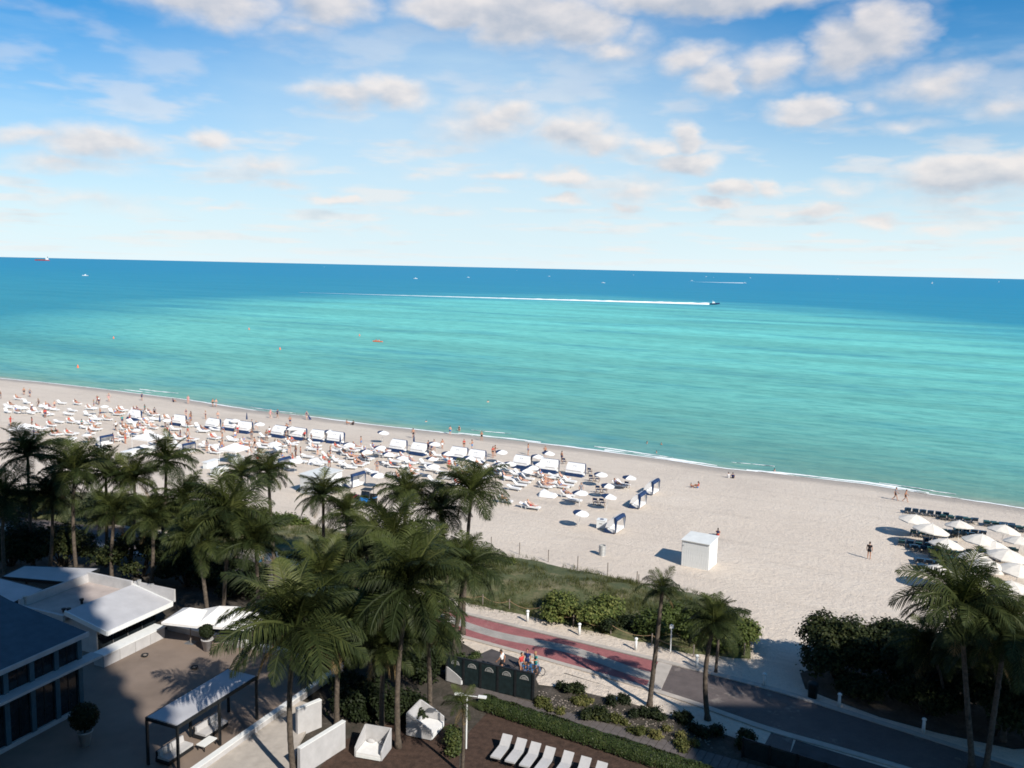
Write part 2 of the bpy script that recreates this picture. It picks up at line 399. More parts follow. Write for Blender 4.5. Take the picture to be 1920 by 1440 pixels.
def sea_material():
    m_ = bpy.data.materials.new('sea_water'); m_.use_nodes = True; n = NT(m_.node_tree); b = n.n['Principled BSDF']
    P = n.node('ShaderNodeNewGeometry').outputs['Position']
    t = n.v('DOT_PRODUCT', P, tuple(TD)); s0 = n.v('DOT_PRODUCT', P, tuple(SD))
    s = n.m('SUBTRACT', s0, 134.0)
    TS = n.comb(t, s)
    pn = n.noise(n.v('MULTIPLY', TS, (.0016, .0042, 1)), 1, 5, .6)
    sw = n.m('MULTIPLY', s, n.m('MULTIPLY_ADD', n.m('SUBTRACT', pn, .5), 1.3, 1.0))
    lf = n.m('DIVIDE', n.m('LOGARITHM', n.m('ADD', n.m('MAXIMUM', sw, 0), 3), 10), 4.0)
    c = n.ramp(lf, [(.12, (.38, .39, .30)), (.20, (.19, .36, .29)), (.33, (.15, .39, .335)), (.47, (.15, .47, .41)), (.60, (.16, .56, .50)), (.67, (.14, .54, .51)), (.74, (.08, .41, .48)), (.81, (.05, .31, .45)), (.93, (.04, .27, .45))])
    # seagrass and depth patches, long bands along the shore
    band = n.noise(n.v('MULTIPLY', TS, (.0035, .022, 1)), 1, 6, .62)
    bd = n.ramp(band, [(.40, .80), (.54, 1.0), (.68, 1.10)])
    c = n.mix(1.0, c, bd, 'MULTIPLY')
    pat = n.ramp(n.noise(n.v('MULTIPLY', TS, (.009, .03, 1)), 1, 5, .7), [(.50, 0), (.66, .6)])
    c = n.mix(pat, c, (.04, .25, .33))
    bar = n.v('LENGTH', n.v('MULTIPLY_ADD', P, (1 / 330, 1 / 640, 0), (-30 / 330, -430 / 640, 0)))  # vignette painted into the water colour: darker away from the middle
    vignette_w = n.m('ADD', bar, n.m('MULTIPLY', n.m('SUBTRACT', pn, .5), .9))
    c = n.mix(n.ramp(vignette_w, [(.55, 0), (1.35, .82)]), c, n.ramp(lf, [(.3, (.01, .22, .25)), (.6, (.0, .20, .33)), (.82, (.0, .21, .39))]))
    wv = n.noise(n.v('MULTIPLY', TS, (.13, .42, 1)), 1, 5, .6)
    c = n.mix(n.ramp(wv, [(.36, .42), (.56, 0)]), c, (.03, .19, .20))
    n.l.new(c, b.inputs['Base Color']); b.inputs['Roughness'].default_value = 1; b.inputs['Specular IOR Level'].default_value = 0
    gl = n.node('ShaderNodeBsdfGlossy'); gl.inputs['Roughness'].default_value = .16; mx = n.node('ShaderNodeMixShader'); mx.inputs[0].default_value = .10
    n.l.new(b.outputs[0], mx.inputs[1]); n.l.new(gl.outputs[0], mx.inputs[2]); n.l.new(mx.outputs[0], n.n['Material Output'].inputs[0])
    h = n.m('ADD', n.m('MULTIPLY', wv, 1.0), n.m('ADD', n.m('MULTIPLY', n.noise(n.v('MULTIPLY', TS, (.5, 1.3, 1)), 1, 4), .28), n.m('MULTIPLY', n.noise(n.v('MULTIPLY', TS, (.02, .12, 1)), 1, 3), 1.5)))
    bn = n.node('ShaderNodeBump'); bn.inputs['Strength'].default_value = .55; bn.inputs['Distance'].default_value = 1.1
    n.l.new(h, bn.inputs['Height']); n.l.new(bn.outputs[0], b.inputs['Normal']); n.l.new(bn.outputs[0], gl.inputs['Normal']); return m_
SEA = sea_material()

def dune_material():
    m_ = bpy.data.materials.new('dune_ground'); m_.use_nodes = True; n = NT(m_.node_tree); b = n.n['Principled BSDF']
    P = n.node('ShaderNodeNewGeometry').outputs['Position']
    f = n.m('ADD', n.m('MULTIPLY', n.noise(P, .35, 6, .65), .7), n.m('MULTIPLY', n.noise(P, 3.5, 5, .7), .3))
    n.l.new(n.ramp(f, [(.36, (.035, .05, .016)), (.48, (.07, .08, .028)), (.58, (.14, .125, .06)), (.72, (.30, .25, .18))]), b.inputs['Base Color'])
    b.inputs['Roughness'].default_value = .95
    bn = n.node('ShaderNodeBump'); bn.inputs['Strength'].default_value = 1; bn.inputs['Distance'].default_value = .2
    n.l.new(f, bn.inputs['Height']); n.l.new(bn.outputs[0], b.inputs['Normal']); return m_
DUNE = dune_material()
def mulch_material():
    m_ = bpy.data.materials.new('planting_soil'); m_.use_nodes = True; n = NT(m_.node_tree); b = n.n['Principled BSDF']
    P = n.node('ShaderNodeNewGeometry').outputs['Position']
    f = n.m('ADD', n.m('MULTIPLY', n.noise(P, .7, 6, .65), .6), n.m('MULTIPLY', n.noise(P, 5, 5, .7), .4))
    n.l.new(n.ramp(f, [(.36, (.02, .02, .012)), (.5, (.045, .036, .027)), (.60, (.075, .062, .05)), (.72, (.14, .12, .10))]), b.inputs['Base Color'])
    b.inputs['Roughness'].default_value = .95
    bn = n.node('ShaderNodeBump'); bn.inputs['Strength'].default_value = 1; bn.inputs['Distance'].default_value = .15
    n.l.new(f, bn.inputs['Height']); n.l.new(bn.outputs[0], b.inputs['Normal']); return m_
MULCH = mulch_material()
def pavers(name, cols, scale):
    m_ = bpy.data.materials.new(name); m_.use_nodes = True; n = NT(m_.node_tree); b = n.n['Principled BSDF']
    P = n.node('ShaderNodeNewGeometry').outputs['Position']
    br = n.node('ShaderNodeTexBrick'); n.l.new(n.v('MULTIPLY', n.comb(n.v('DOT_PRODUCT', P, (.9, -.44, 0)), n.v('DOT_PRODUCT', P, (.44, .9, 0))), (scale, scale, 1)), br.inputs['Vector'])
    br.inputs['Color1'].default_value = (*cols[0], 1); br.inputs['Color2'].default_value = (*cols[1], 1); br.inputs['Mortar'].default_value = (*[x * .55 for x in cols[0]], 1)
    br.inputs['Scale'].default_value = 1; br.inputs['Mortar Size'].default_value = .025; br.inputs['Bias'].default_value = -.2
    c = n.mix(1.0, br.outputs[0], n.ramp(n.noise(P, .8, 6, .65), [(.3, .78), (.55, 1.0), (.75, 1.12)]), 'MULTIPLY')
    c = n.mix(n.ramp(n.noise(P, .45, 7, .72), [(.56, 0), (.72, .55)]), c, (.48, .42, .36))
    n.l.new(c, b.inputs['Base Color']); b.inputs['Roughness'].default_value = .85
    bn = n.node('ShaderNodeBump'); bn.inputs['Strength'].default_value = .5; bn.inputs['Distance'].default_value = .02
    n.l.new(br.outputs[1], bn.inputs['Height']); bn.invert = True; n.l.new(bn.outputs[0], b.inputs['Normal']); return m_
PAVE_RED = M('red_pavers', (.36, .125, .12), .8, .12, 1.2, .3, 9, coord='Object')
PAVE_RED = pavers('red_paver_bond', ((.33, .115, .115), (.28, .10, .10)), 2.6)
PAVE_GREY = pavers('grey_paver_bond', ((.38, .35, .32), (.33, .305, .28)), 2.6)
PAVE_BROWN = pavers('brown_paver_bond', ((.125, .10, .095), (.10, .085, .08)), 2.6)
CONCRETE = M('pale_concrete', (.40, .36, .32), .8, .10, 1.5, .2, 12)
ASPHALT = M('asphalt', (.07, .062, .062), .85, .18, 1.1, .4, 25)
TERRACE = M('terrace_screed', (.20, .155, .125), .75, .14, .35, .1, 12)
PLANK = M('grey_planks', (.11, .095, .09), .8, .18, 2.5, .3, 14)
DECKSOIL = M('brown_mulch', (.06, .036, .026), .95, .3, 2.5, .8, 9, bdist=.06)
ROOFW = M('white_roof_membrane', (.42, .42, .44), .7, .07, .8, .1, 8)
ROOFD = M('slate_blue_roof', (.035, .055, .075), .5, .2, 1.5)
BLUEWALL = M('blue_grey_wall', (.05, .10, .13), .7, .12, 1.2, .15, 12)
WALLW = M('white_stucco', (.44, .43, .43), .8, .08, 1.5, .25, 30)
def glassmat():
    m_ = bpy.data.materials.new('dark_window_glass'); m_.use_nodes = True; n = NT(m_.node_tree); b = n.n['Principled BSDF']
    t = n.node('ShaderNodeTexCoord')
    n.l.new(n.ramp(n.noise(t.outputs['Object'], 1.2, 2), [(.3, (.006, .009, .012)), (.7, (.02, .026, .03))]), b.inputs['Base Color'])
    b.inputs['Roughness'].default_value = .06; b.inputs['Specular IOR Level'].default_value = .5; return m_
GLASS = glassmat()

# ------------------------------------------------------------------ setting: one sand sheet, the sea
def sheet_ts(ts, ss, zf):
    me = MB()
    for t in ts:
        for s in ss:
            p = TD * t + SD * (shore(t) + s); me.v.append((p.x, p.y, zf(p.x, p.y, s)))
    k = len(ss)
    for i in range(len(ts) - 1):
        for j in range(k - 1): me.f.append((i * k + j, (i + 1) * k + j, (i + 1) * k + j + 1, i * k + j + 1)); me.mi.append(0)
    return me
def sandz(x, y, s):
    z = ground(x, y)
    if -60 < s < -6 and -250 < x < 150: z += .10 * mnoise.noise((x * .16, y * .16, 0)) * min(1, (-s - 6) / 8)
    return z
tl = [-9000, -2000, -700] + [-400 + 2.0 * i for i in range(300)] + [220, 300, 700, 2000, 9000]
sl = [-1500, -700, -350, -200] + [-150 + 10 * i for i in range(9)] + [-60 + 2.2 * i for i in range(25)] + [-4, -2.5, -1, 0, 1, 3, 6, 12, 60, 400]
structure('beach_sand', sheet_ts(tl, sl, sandz), SAND, 'wide pale sand beach running down to the turquoise sea', 'beach', True)
seam = MB()
def sea_z(t, s):
    if s > 160 or abs(t) > 400: return 0
    a = math.exp(-((s - 55) / 75) ** 2) * .10
    w = math.sin(s * .42 + 1.6 * mnoise.noise((t * .02, s * .02, 1.7)) * 3) * .5 + mnoise.noise((t * .06, s * .35, 0))
    near = max(0, 1 - abs(s - 4.5) / 3.2) * max(0, .15 + .45 * mnoise.noise((t * .045, 0, 5)))
    return a * w * min(1, s / 5 if s > 0 else 0) + near * .5
stl = [-60000, -9000, -2000, -700] + [-330 + 3 * i for i in range(175)] + [260, 700, 2000, 9000, 60000]
ssl = [-4] + [.8 * i for i in range(0, 24)] + [20 + 1.6 * i for i in range(60)] + [118, 124, 132, 145, 160, 200, 400, 1000, 3000, 10000, 30000, 120000]
for t in stl:
    for s in ssl:
        p = TD * t + SD * (shore(t) + s); seam.v.append((p.x, p.y, sea_z(t, s)))
k = len(ssl)
for i in range(len(stl) - 1):
    for j in range(k - 1): seam.f.append((i * k + j, (i + 1) * k + j, (i + 1) * k + j + 1, i * k + j + 1)); seam.mi.append(0)
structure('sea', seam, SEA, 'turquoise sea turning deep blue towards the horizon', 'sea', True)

# foam where the small waves run up the sand
fm = MB()
def foam_strip(t0, t1, sf, wf, step=.6, z=.035):
    n_ = int((t1 - t0) / step); pr = None
    for i in range(n_ + 1):
        t = t0 + i * step; w = wf(t); s = sf(t)
        if w < .05: pr = None; continue
        cur = []
        for kk in (-.5, -.15, .2, .5):
            ss = s + w * kk + .25 * mnoise.noise((t * .9, kk * 3, 9)); p = TD * t + SD * (shore(t) + ss)
            cur.append((p.x, p.y, max(ground(p.x, p.y), sea_z(t, ss)) + z + (.05 if abs(kk) < .3 else 0)))
        if pr:
            o_ = len(fm.v); fm.v += pr + cur
            for q in range(3): fm.f.append((o_ + q, o_ + 4 + q, o_ + 5 + q, o_ + 1 + q)); fm.mi.append(0)
        pr = cur
foam_strip(-320, 170, lambda t: -.2 + 1.0 * mnoise.noise((t * .05, 2, 0)) + .4 * mnoise.noise((t * .2, 2, 3)), lambda t: max(0, .55 + 1.3 * mnoise.noise((t * .06, 7, 0))))
foam_strip(-320, 170, lambda t: 2.0 + 1.4 * mnoise.noise((t * .06, 4, 0)), lambda t: max(0, 1.5 * mnoise.noise((t * .05, 11, 0)) - .12))
foam_strip(-320, 170, lambda t: 4.6 + 1.2 * mnoise.noise((t * .05, 6, 0)), lambda t: max(0, 1.3 * mnoise.noise((t * .045, 15, 0)) - .32))
for (a, b) in ((1120, 1360), (820, 880), (730, 790), (1440, 1760)):
    ta = at(a, 860).dot(TD); 
    qa = plane_hit(a, 850, 0).dot(TD); qb = plane_hit(b, 880, 0).dot(TD)
    foam_strip(qa, qb, lambda t: .9 + .7 * mnoise.noise((t * .12, 21, 0)), lambda t: max(0, .7 + 1.1 * mnoise.noise((t * .13, 31, 0))), .4)
tag(link('shore_foam', fm.mesh('shore_foam', True), FOAM), 'white foam of small waves breaking along the waterline', 'foam', kind='stuff')

def poly_sheet(name, pts, z, mat, label, cat, thick=.0, struct_=True):
    mb = MB(); P = [(p.x, p.y) for p in pts]
    mb.prism(P, z - max(thick, .3), z)
    return structure(name, mb, mat, label, cat)
def gp(lst): return [at(*p) for p in lst]
def plate(mb, poly, x, th):                   # polygon in the y, z plane
    n_ = len(poly)
    return mb.add([(x - th / 2, *p) for p in poly] + [(x + th / 2, *p) for p in poly], [tuple(range(n_)), tuple(range(2 * n_ - 1, n_ - 1, -1))] + [(i, n_ + i, n_ + (i + 1) % n_, (i + 1) % n_) for i in range(n_)])
# ------------------------------------------------------------------ dune, planting, promenade
DUNE_UP = [(-80, 900), (0, 915), (300, 925), (480, 955), (600, 985), (740, 1000), (860, 1012), (921, 1030), (1028, 1051), (1139, 1074), (1200, 1092), (1330, 1112), (1408, 1165)]
DUNE_LO = [(-80, 962), (0, 972), (300, 1000), (480, 1035), (600, 1066), (740, 1103), (860, 1133), (921, 1150), (1028, 1172), (1139, 1200), (1200, 1214), (1330, 1240), (1405, 1235)]
db = MB(); nd = 9; rows = []
def lerp_list(L, n_):
    out_ = []
    for i in range(len(L) - 1):
        for j in range(n_): k_ = j / n_; out_.append(L[i] + (L[i + 1] - L[i]) * k_)
    return out_ + [L[-1]]
du = lerp_list(gp(DUNE_UP), 7); dl = lerp_list(gp(DUNE_LO), 7)
DUNE_PTS = []
for a, b in zip(du, dl):
    for j in range(nd + 1):
        k_ = j / nd; p = a.lerp(b, k_)
        hh = math.sin(math.pi * k_) ** .7 if 0 < k_ < 1 else 0
        z = 1.2 + (.55 + .5 * mnoise.noise((p.x * .25, p.y * .25, 4))) * hh - (.25 if k_ in (0, 1) else 0)
        p = Vector((p.x + .5 * mnoise.noise((p.x * .4, p.y * .4, 1)), p.y + .8 * mnoise.noise((p.x * .4, p.y * .4, 8)), z)); db.v.append(tuple(p)); DUNE_PTS.append(p)
for i in range(len(du) - 1):
    for j in range(nd):
        a = i * (nd + 1) + j; db.f.append((a, a + nd + 1, a + nd + 2, a + 1)); db.mi.append(0)
structure('dune', db, DUNE, 'low vegetated dune of dry grass between the promenade and the beach', 'dune', True)

bed = gp([(-200, 1010), (100, 1012), (330, 1056), (540, 1112), (740, 1164), (850, 1196), (900, 1225), (1000, 1270), (1060, 1262), (1180, 1300), (1300, 1345), (1390, 1380), (1460, 1420), (1520, 1480)])
bed += [Vector((30, 30, 0)), Vector((-70, 30, 0))]
poly_sheet('planting_bed', bed, 1.212, MULCH, 'dark planting soil between the hotel terrace and the promenade', 'soil')
rb = gp([(1500, 1262), (1560, 1240), (1700, 1230), (1960, 1200), (2000, 1400), (1900, 1405), (1760, 1375), (1650, 1345), (1560, 1312), (1510, 1292)])
poly_sheet('planting_bed', rb, 1.208, MULCH, 'dark soil under the sea grape thicket at the right', 'soil')

UPX = gp([(-150, 915), (100, 962), (330, 1008), (540, 1060), (870, 1150), (1240, 1240), (1437, 1290), (1590, 1337), (1757, 1390), (1960, 1456)])
LPX = gp([(-180, 950), (60, 996), (300, 1048), (520, 1105), (850, 1190), (1215, 1292), (1437, 1367), (1560, 1402), (1690, 1440), (1850, 1490)])
def cr(L, p):
    i = max(0, min(len(L) - 2, int(p))); f_ = p - i
    g_ = lambda k_: L[max(0, min(len(L) - 1, k_))]
    a, b, c, d = g_(i - 1), g_(i), g_(i + 1), g_(i + 2)
    return .5 * ((2 * b) + (c - a) * f_ + (2 * a - 5 * b + 4 * c - d) * f_ * f_ + (3 * b - a - 3 * c + d) * f_ ** 3)
def strip(p0, p1, fa, fb, z, th, n_=60):
    mb = MB(); pr = None
    for i in range(n_ + 1):
        p = p0 + (p1 - p0) * i / n_; a, b = cr(UPX, p), cr(LPX, p)
        q0 = a.lerp(b, fa(p) if callable(fa) else fa); q1 = a.lerp(b, fb(p) if callable(fb) else fb)
        cur = [(q0.x, q0.y, z - th), (q0.x, q0.y, z), (q1.x, q1.y, z), (q1.x, q1.y, z - th)]
        mb.v += cur
        if i:
            o_ = (i - 1) * 4
            for k_ in range(3): mb.f.append((o_ + k_, o_ + 4 + k_, o_ + 5 + k_, o_ + k_ + 1)); mb.mi.append(0)
    mb.f.append((3, 2, 1, 0)); e = n_ * 4; mb.f.append((e, e + 1, e + 2, e + 3)); mb.mi += [0, 0]
    return mb
PZ = 1.235
prom = structure('promenade', strip(.0, 9, 0, 1, PZ - .012, .2, 120), PAVE_BROWN, 'brown paved beach promenade with pale edge bands', 'promenade')
def wavec(p): return .48 + .085 * math.sin((p - 3.3) * 8.5 + .4) + .07 * (p - 4.3)
part('red_paving', strip(3.3, 5.0, .07, .93, PZ - .006, .1), PAVE_RED, prom, label='red paved section of the promenade')
part('wavy_band', strip(3.3, 4.99, lambda p: wavec(p) - .14, lambda p: wavec(p) + .14, PZ, .05, 90), PAVE_GREY, prom, label='pale grey wave running along the red paving')
part('cross_band', strip(4.985, 5.075, .05, .95, PZ + .005, .05, 4), CONCRETE, prom)
part('edge_band', strip(0, 9, -.05, .05, PZ + .05, .3, 120), CONCRETE, prom)
part('edge_band', strip(0, 9, .95, 1.05, PZ + .05, .3, 120), CONCRETE, prom)
poly_sheet('asphalt_path', gp([(922, 1217), (1018, 1252), (1000, 1282), (985, 1300), (850, 1262), (830, 1225), (880, 1235)]), 1.218, ASPHALT, 'grey asphalt path between the promenade and the dark screen fence', 'path')
poly_sheet('sandy_verge', gp([(1000, 1262), (1030, 1255), (1215, 1310), (1330, 1352), (1430, 1385), (1400, 1392), (1290, 1352), (1180, 1318), (1060, 1290), (1010, 1284)]), 1.2165, SAND, 'pale sandy verge along the lower edge of the promenade', 'sand')
poly_sheet('side_path', gp([(1447, 1372), (1488, 1385), (1478, 1425), (1425, 1412)]), 1.2205, PAVE_BROWN, 'short brown paved link path joining the promenade at the lower right', 'path')
poly_sheet('side_road', gp([(1492, 1388), (1690, 1448), (1700, 1520), (1470, 1500), (1476, 1428)]), 1.2195, ASPHALT, 'dark asphalt strip below the promenade at the lower right', 'road')
# plank path to the hotel garden: single planks
pa, pb = at(880, 1296), at(1460, 1462); pd = (pb - pa).normalized(); pn_ = Vector((-pd.y, pd.x, 0)); L = (pb - pa).length
pp = MB(); pp.prism([tuple((pa + pn_ * a + pd * b).xy) for a, b in ((-.75, 0), (-.75, L), (.75, L), (.75, 0))], 1.0, 1.222)
plank_path = structure('plank_path', pp, BLACK, 'grey plank path running down past the hedge to the lower right', 'path')
pk = MB(); pk.box((0, 0, 0), (.46, 1.5, .05)); pkm = pk.mesh('plank'); pkm.materials.append(PLANK)
for i in range(int(L / .5)):
    o = link('plank', pkm, None, plank_path); q = pa + pd * (.25 + i * .5); o.location = (q.x, q.y, 1.232 + rnd.uniform(-.004, .004)); o.rotation_euler = (0, 0, math.atan2(pd.y, pd.x))
poly_sheet('mulch_bed', gp([(880, 1372), (915, 1335), (1010, 1352), (1130, 1395), (1250, 1440), (1300, 1480), (860, 1490), (868, 1420)]), 1.2185, DECKSOIL, 'brown mulch ground around the row of loungers', 'ground')
poly_sheet('garden_floor', gp([(640, 1390), (760, 1345), (860, 1360), (862, 1480), (560, 1490)]), 1.2175, DECKSOIL, 'dark brown garden floor below the palms', 'ground')

# ------------------------------------------------------------------ the hotel's terrace and buildings (local x, y along its walls)
HA = math.atan2(-.39, .92); HX = Vector((math.cos(HA), math.sin(HA), 0)); HY = Vector((-math.sin(HA), math.cos(HA), 0))
def hloc(p, o):
    d = Vector(p) - Vector(o); return d.dot(HX), d.dot(HY)
T0 = at(315, 1183); TW = 16.2
tmb = MB(); P0 = T0 - HX * 6; pts = [P0, T0 + HX * TW, T0 + HX * TW - HY * 28, P0 - HY * 28]
tmb.prism([(p.x, p.y) for p in pts], 1.0, 1.30)
structure('terrace', tmb, TERRACE, 'large plain beige terrace floor of the hotel', 'terrace')
g = thing('terrace_kerb', 'low white kerb wall along the far edge of the beige terrace', 'wall', (T0.x, T0.y, 1.3), HA)
mb = MB(); mb.box((TW / 2, .1, .22), (TW, .3, .44)); part('wall', mb, WALLW, g)
mb = MB(); mb.box((TW / 2, .1, .47), (TW + .1, .4, .06)); part('coping', mb, WHITE, g)
g = thing('terrace_kerb', 'low white kerb wall on the right side of the terrace behind the pergola', 'wall', (T0.x + HX.x * TW, T0.y + HX.y * TW, 1.3), HA)
mb = MB(); mb.box((.1, -9, .22), (.3, 17.7, .44)); part('wall', mb, WALLW, g)
mb = MB(); mb.box((.1, -9, .47), (.4, 17.7, .06)); part('coping', mb, WHITE, g)

def roof_support(mb, xs, ys, z0, z1, w=.14):
    for x in xs:
        for y in ys: mb.box((x, y, (z0 + z1) / 2), (w, w, z1 - z0))
# white pavilion with a sloping roof and a sunken roof deck
A = atz(122, 1147, 4.2)
g = thing('white_pavilion', 'low white building with a sloping flat roof and a sunken roof deck', 'building', (A.x, A.y, -1.0), HA)
mb = MB(); mb.quadsheet([(0, 0, 5.2), (4.1, 0, 4.4), (4.1, 6.4, 4.4), (0, 6.4, 5.2)], .32); rf = part('roof', mb, ROOFW, g)
mb = MB(); mb.bar((-.02, -.03, 5.12), (4.14, -.03, 4.3), .1, .34); part('fascia', mb, WHITE, rf)
mb = MB(); mb.bar((-.02, 6.43, 5.12), (4.14, 6.43, 4.3), .1, .34); part('fascia', mb, WHITE, rf)
mb = MB(); mb.bar((4.14, 0, 4.27), (4.14, 6.4, 4.27), .1, .34); part('fascia', mb, WHITE, rf)
mb = MB(); mb.box((-2.4, 3.2, 4.58), (4.7, 6.3, .2)); dk = part('roof_deck', mb, M('roof_deck_screed', (.40, .34, .31), .8, .1, 1), g)
mb = MB(); mb.box((-2.4, 6.32, 4.95), (4.9, .2, 1.1)); part('parapet', mb, WALLW, g)
mb = MB(); mb.box((-4.78, 3.1, 4.9), (.2, 6.3, .95)); part('parapet', mb, WALLW, g)
mb = MB(); mb.box((-2.4, -.02, 4.65), (4.6, .2, .5)); part('parapet', mb, WALLW, g)
mb = MB(); mb.box((2.2, 6.5, 4.95), (4.2, .16, 1.0)); part('parapet', mb, WALLW, g)
mb = MB(); mb.box((-1.0, 3.1, 3.1), (7.5, 5.6, 2.8)); part('wall', mb, WALLW, g)
for i in range(4):
    mb = MB(); mb.box((2.78, 1.0 + i * 1.4, 3.2), (.06, 1.2, 2.0)); w = part('window', mb, GLASS, g)
    mb = MB(); mb.box((2.79, 1.0 + i * 1.4 + .66, 3.2), (.1, .08, 2.1)); part('frame', mb, BLACK, w)
for i in range(3):
    mb = MB(); mb.box((-3.6 + i * 1.7, .27, 3.2), (1.3, .08, 1.6)); part('window', mb, GLASS, g)
for (x, y, h) in ((-1.3, 2.6, .4), (-.7, .9, .35), (-1.1, .8, .3), (.6, 6.5, .95), (1.9, 6.55, .8), (-4.7, .4, .8)):
    mb = MB(); mb.lathe([(.10, 0), (.10, h * .7), (.17, h * .72), (.17, h)], 8, (x, y, 4.68)); part('roof_vent', mb, BLACK if h < .6 else GALV, g)
# bench-height planter wall in front of the pavilion
B0 = at(194, 1255)
g = thing('planter_wall', 'long low white planter wall with panel joints in front of the white pavilion', 'planter', (B0.x, B0.y, 1.3), HA)
for i in range(4):
    mb = MB(); mb.box((-.5, .78 + i * 1.45, .42), (1.0, 1.41, .84)); part('panel', mb, WALLW, g)
mb = MB(); mb.box((-.5, 2.95, .88), (1.1, 5.9, .08)); part('coping', mb, WHITE, g)
# flat canopies further left
def canopy(corners, z, label, th=.22, mat=ROOFW):
    ps = [atz(*c, z) for c in corners]; o_ = ps[0]
    g_ = thing('flat_canopy', label, 'canopy', (o_.x, o_.y, 0))
    mb = MB(); mb.quadsheet([p - Vector((o_.x, o_.y, 0)) for p in ps], th); rf_ = part('roof', mb, mat, g_)
    mb = MB(); ring = [p - Vector((o_.x, o_.y, 0)) for p in ps]
    for i in range(4): mb.bar(ring[i] + Vector((0, 0, -.12)), ring[(i + 1) % 4] + Vector((0, 0, -.12)), .1, .28)
    part('fascia', mb, BLACK, rf_)
    c_ = sum(ring, Vector()) / 4
    for p in ring:
        q = p.lerp(c_, .06); mb = MB(); mb.box((q.x, q.y, (1.2 + z - th) / 2), (.16, .16, z - th - 1.2)); part('post', mb, BLACK, g_)
    return g_
canopy([(-70, 1078), (0, 1084), (82, 1105), (24, 1130)], 4.0, 'flat white canopy roof beside the roof deck at the left edge')
canopy([(4, 1081), (46, 1061), (186, 1066), (128, 1092)], 3.6, 'flat grey canopy roof behind the roof deck, under the palms')
# blue-grey building at the left
C0 = at(157, 1332)
g = thing('blue_building', 'blue grey two storey building with tall dark windows and a pale ledge', 'building', (C0.x, C0.y, 1.25), HA)
LW, BW = 12.0, 1.72
wall = MB(); n_ = 7
wall.box((-4.06, -LW / 2, 2.55), (7.9, LW, 5.1))
part('wall', wall, BLUEWALL, g)
fr = MB()
for i in range(n_ + 1): fr.box((-.02, -.17 - i * BW, 2.5), (.22, .32, 5.0))
part('pilasters', fr, BLUEWALL, g)
fr = MB(); fr.box((-.02, -LW / 2, .16), (.26, LW, .32)); part('plinth', fr, WALLW, g)
fr = MB(); fr.box((-.02, -LW / 2, 3.2), (.2, LW, .3)); fr.box((-.02, -LW / 2, 4.88), (.2, LW, .25)); part('spandrel', fr, BLUEWALL, g)
for i in range(n_):
    y = -.17 - (i + .5) * BW
    for (z, h) in ((1.7, 2.7), (4.05, 1.3)):
        mb = MB(); mb.box((-.085, y, z), (.05, BW - .36, h - .02)); w = part('window', mb, GLASS, g)
        mb = MB(); mb.box((-.05, y, z), (.04, .05, h - .06)); mb.box((-.05, y, z - h / 2 + .05), (.05, BW - .38, .06)); part('frame', mb, BLACK, w)
mb = MB(); mb.box((.35, -LW / 2 + .4, 3.45), (1.0, LW + 1.0, .16)); part('ledge', mb, WALLW, g)
mb = MB(); mb.quadsheet([(.35, .3, 5.2), (.35, -LW, 5.2), (-8.2, -LW, 6.3), (-8.2, .3, 6.3)], .2); rf = part('roof', mb, ROOFD, g)
mb = MB(); mb.box((.37, -LW / 2 + .15, 5.1), (.08, LW + .3, .3)); part('gutter', mb, WALLW, rf)
# pergola with a pale roof
PG = atz(275, 1345, 4.2)
PW = (atz(336, 1359, 4.2) - PG).dot(HX); PL = (atz(409, 1266, 4.2) - PG).dot(HY) + .9
g = thing('pergola', 'dark framed pergola with a pale flat roof on the terrace', 'pergola', (PG.x, PG.y, 1.3), HA)
mb = MB(); mb.box((PW / 2, PL / 2, 2.9), (PW - .06, PL - .06, .08)); part('roof', mb, ROOFW, g)
fr = MB()
for x in (0, PW): fr.box((x, PL / 2, 2.82), (.12, PL + .12, .2))
for i in range(4): fr.box((PW / 2, PL * i / 3, 2.80), (PW - .13, .11, .16))
part('frame', fr, BLACK, g)
for x in (0, PW):
    for i in range(3):
        mb = MB(); mb.box((x, PL * i / 2, 1.36), (.13, .13, 2.72)); part('post', mb, BLACK, g)
# outdoor sofas below the pergola
sofa = Kit()
mb = MB(); mb.box((0, 0, .2), (1.0, 2.0, .22)); sofa.add('base', mb, BLACK)
mb = MB(); mb.box((-.42, 0, .52), (.14, 1.96, .42)); sofa.add('backrest', mb, BLACK)
for y in (-.5, .5):
    mb = MB(); mb.box((.06, y, .38), (.84, .96, .14)); sofa.add('cushion', mb, WALLW)
    mb = MB(); mb.box((-.28, y, .6), (.14, .9, .36), Matrix.Rotation(-.2, 3, 'Y')); sofa.add('back_cushion', mb, WALLW)
def hpos(o, x, y, z): q = Vector(o) + HX * x + HY * y; return (q.x, q.y, z)
sofa.place('outdoor_sofa', hpos(PG, .75, 1.3, 1.3), HA, label='dark outdoor sofa with pale cushions under the near end of the pergola', cat='sofa')
sofa.place('outdoor_sofa', hpos(PG, .75, 4.3, 1.3), HA, label='dark outdoor sofa with pale cushions under the far end of the pergola', cat='sofa')
mb = MB(); mb.box((0, 0, .36), (.6, 1.1, .06)); tb = thing('low_table', 'low white table standing beneath the middle of the pergola', 'table', hpos(PG, 1.7, 2.9, 1.3), HA); part('table_top', mb, WHITE, tb)
for x in (-.24, .24):
    for y in (-.48, .48): mb = MB(); mb.box((x, y, .165), (.05, .05, .33)); part('leg', mb, BLACK, tb)
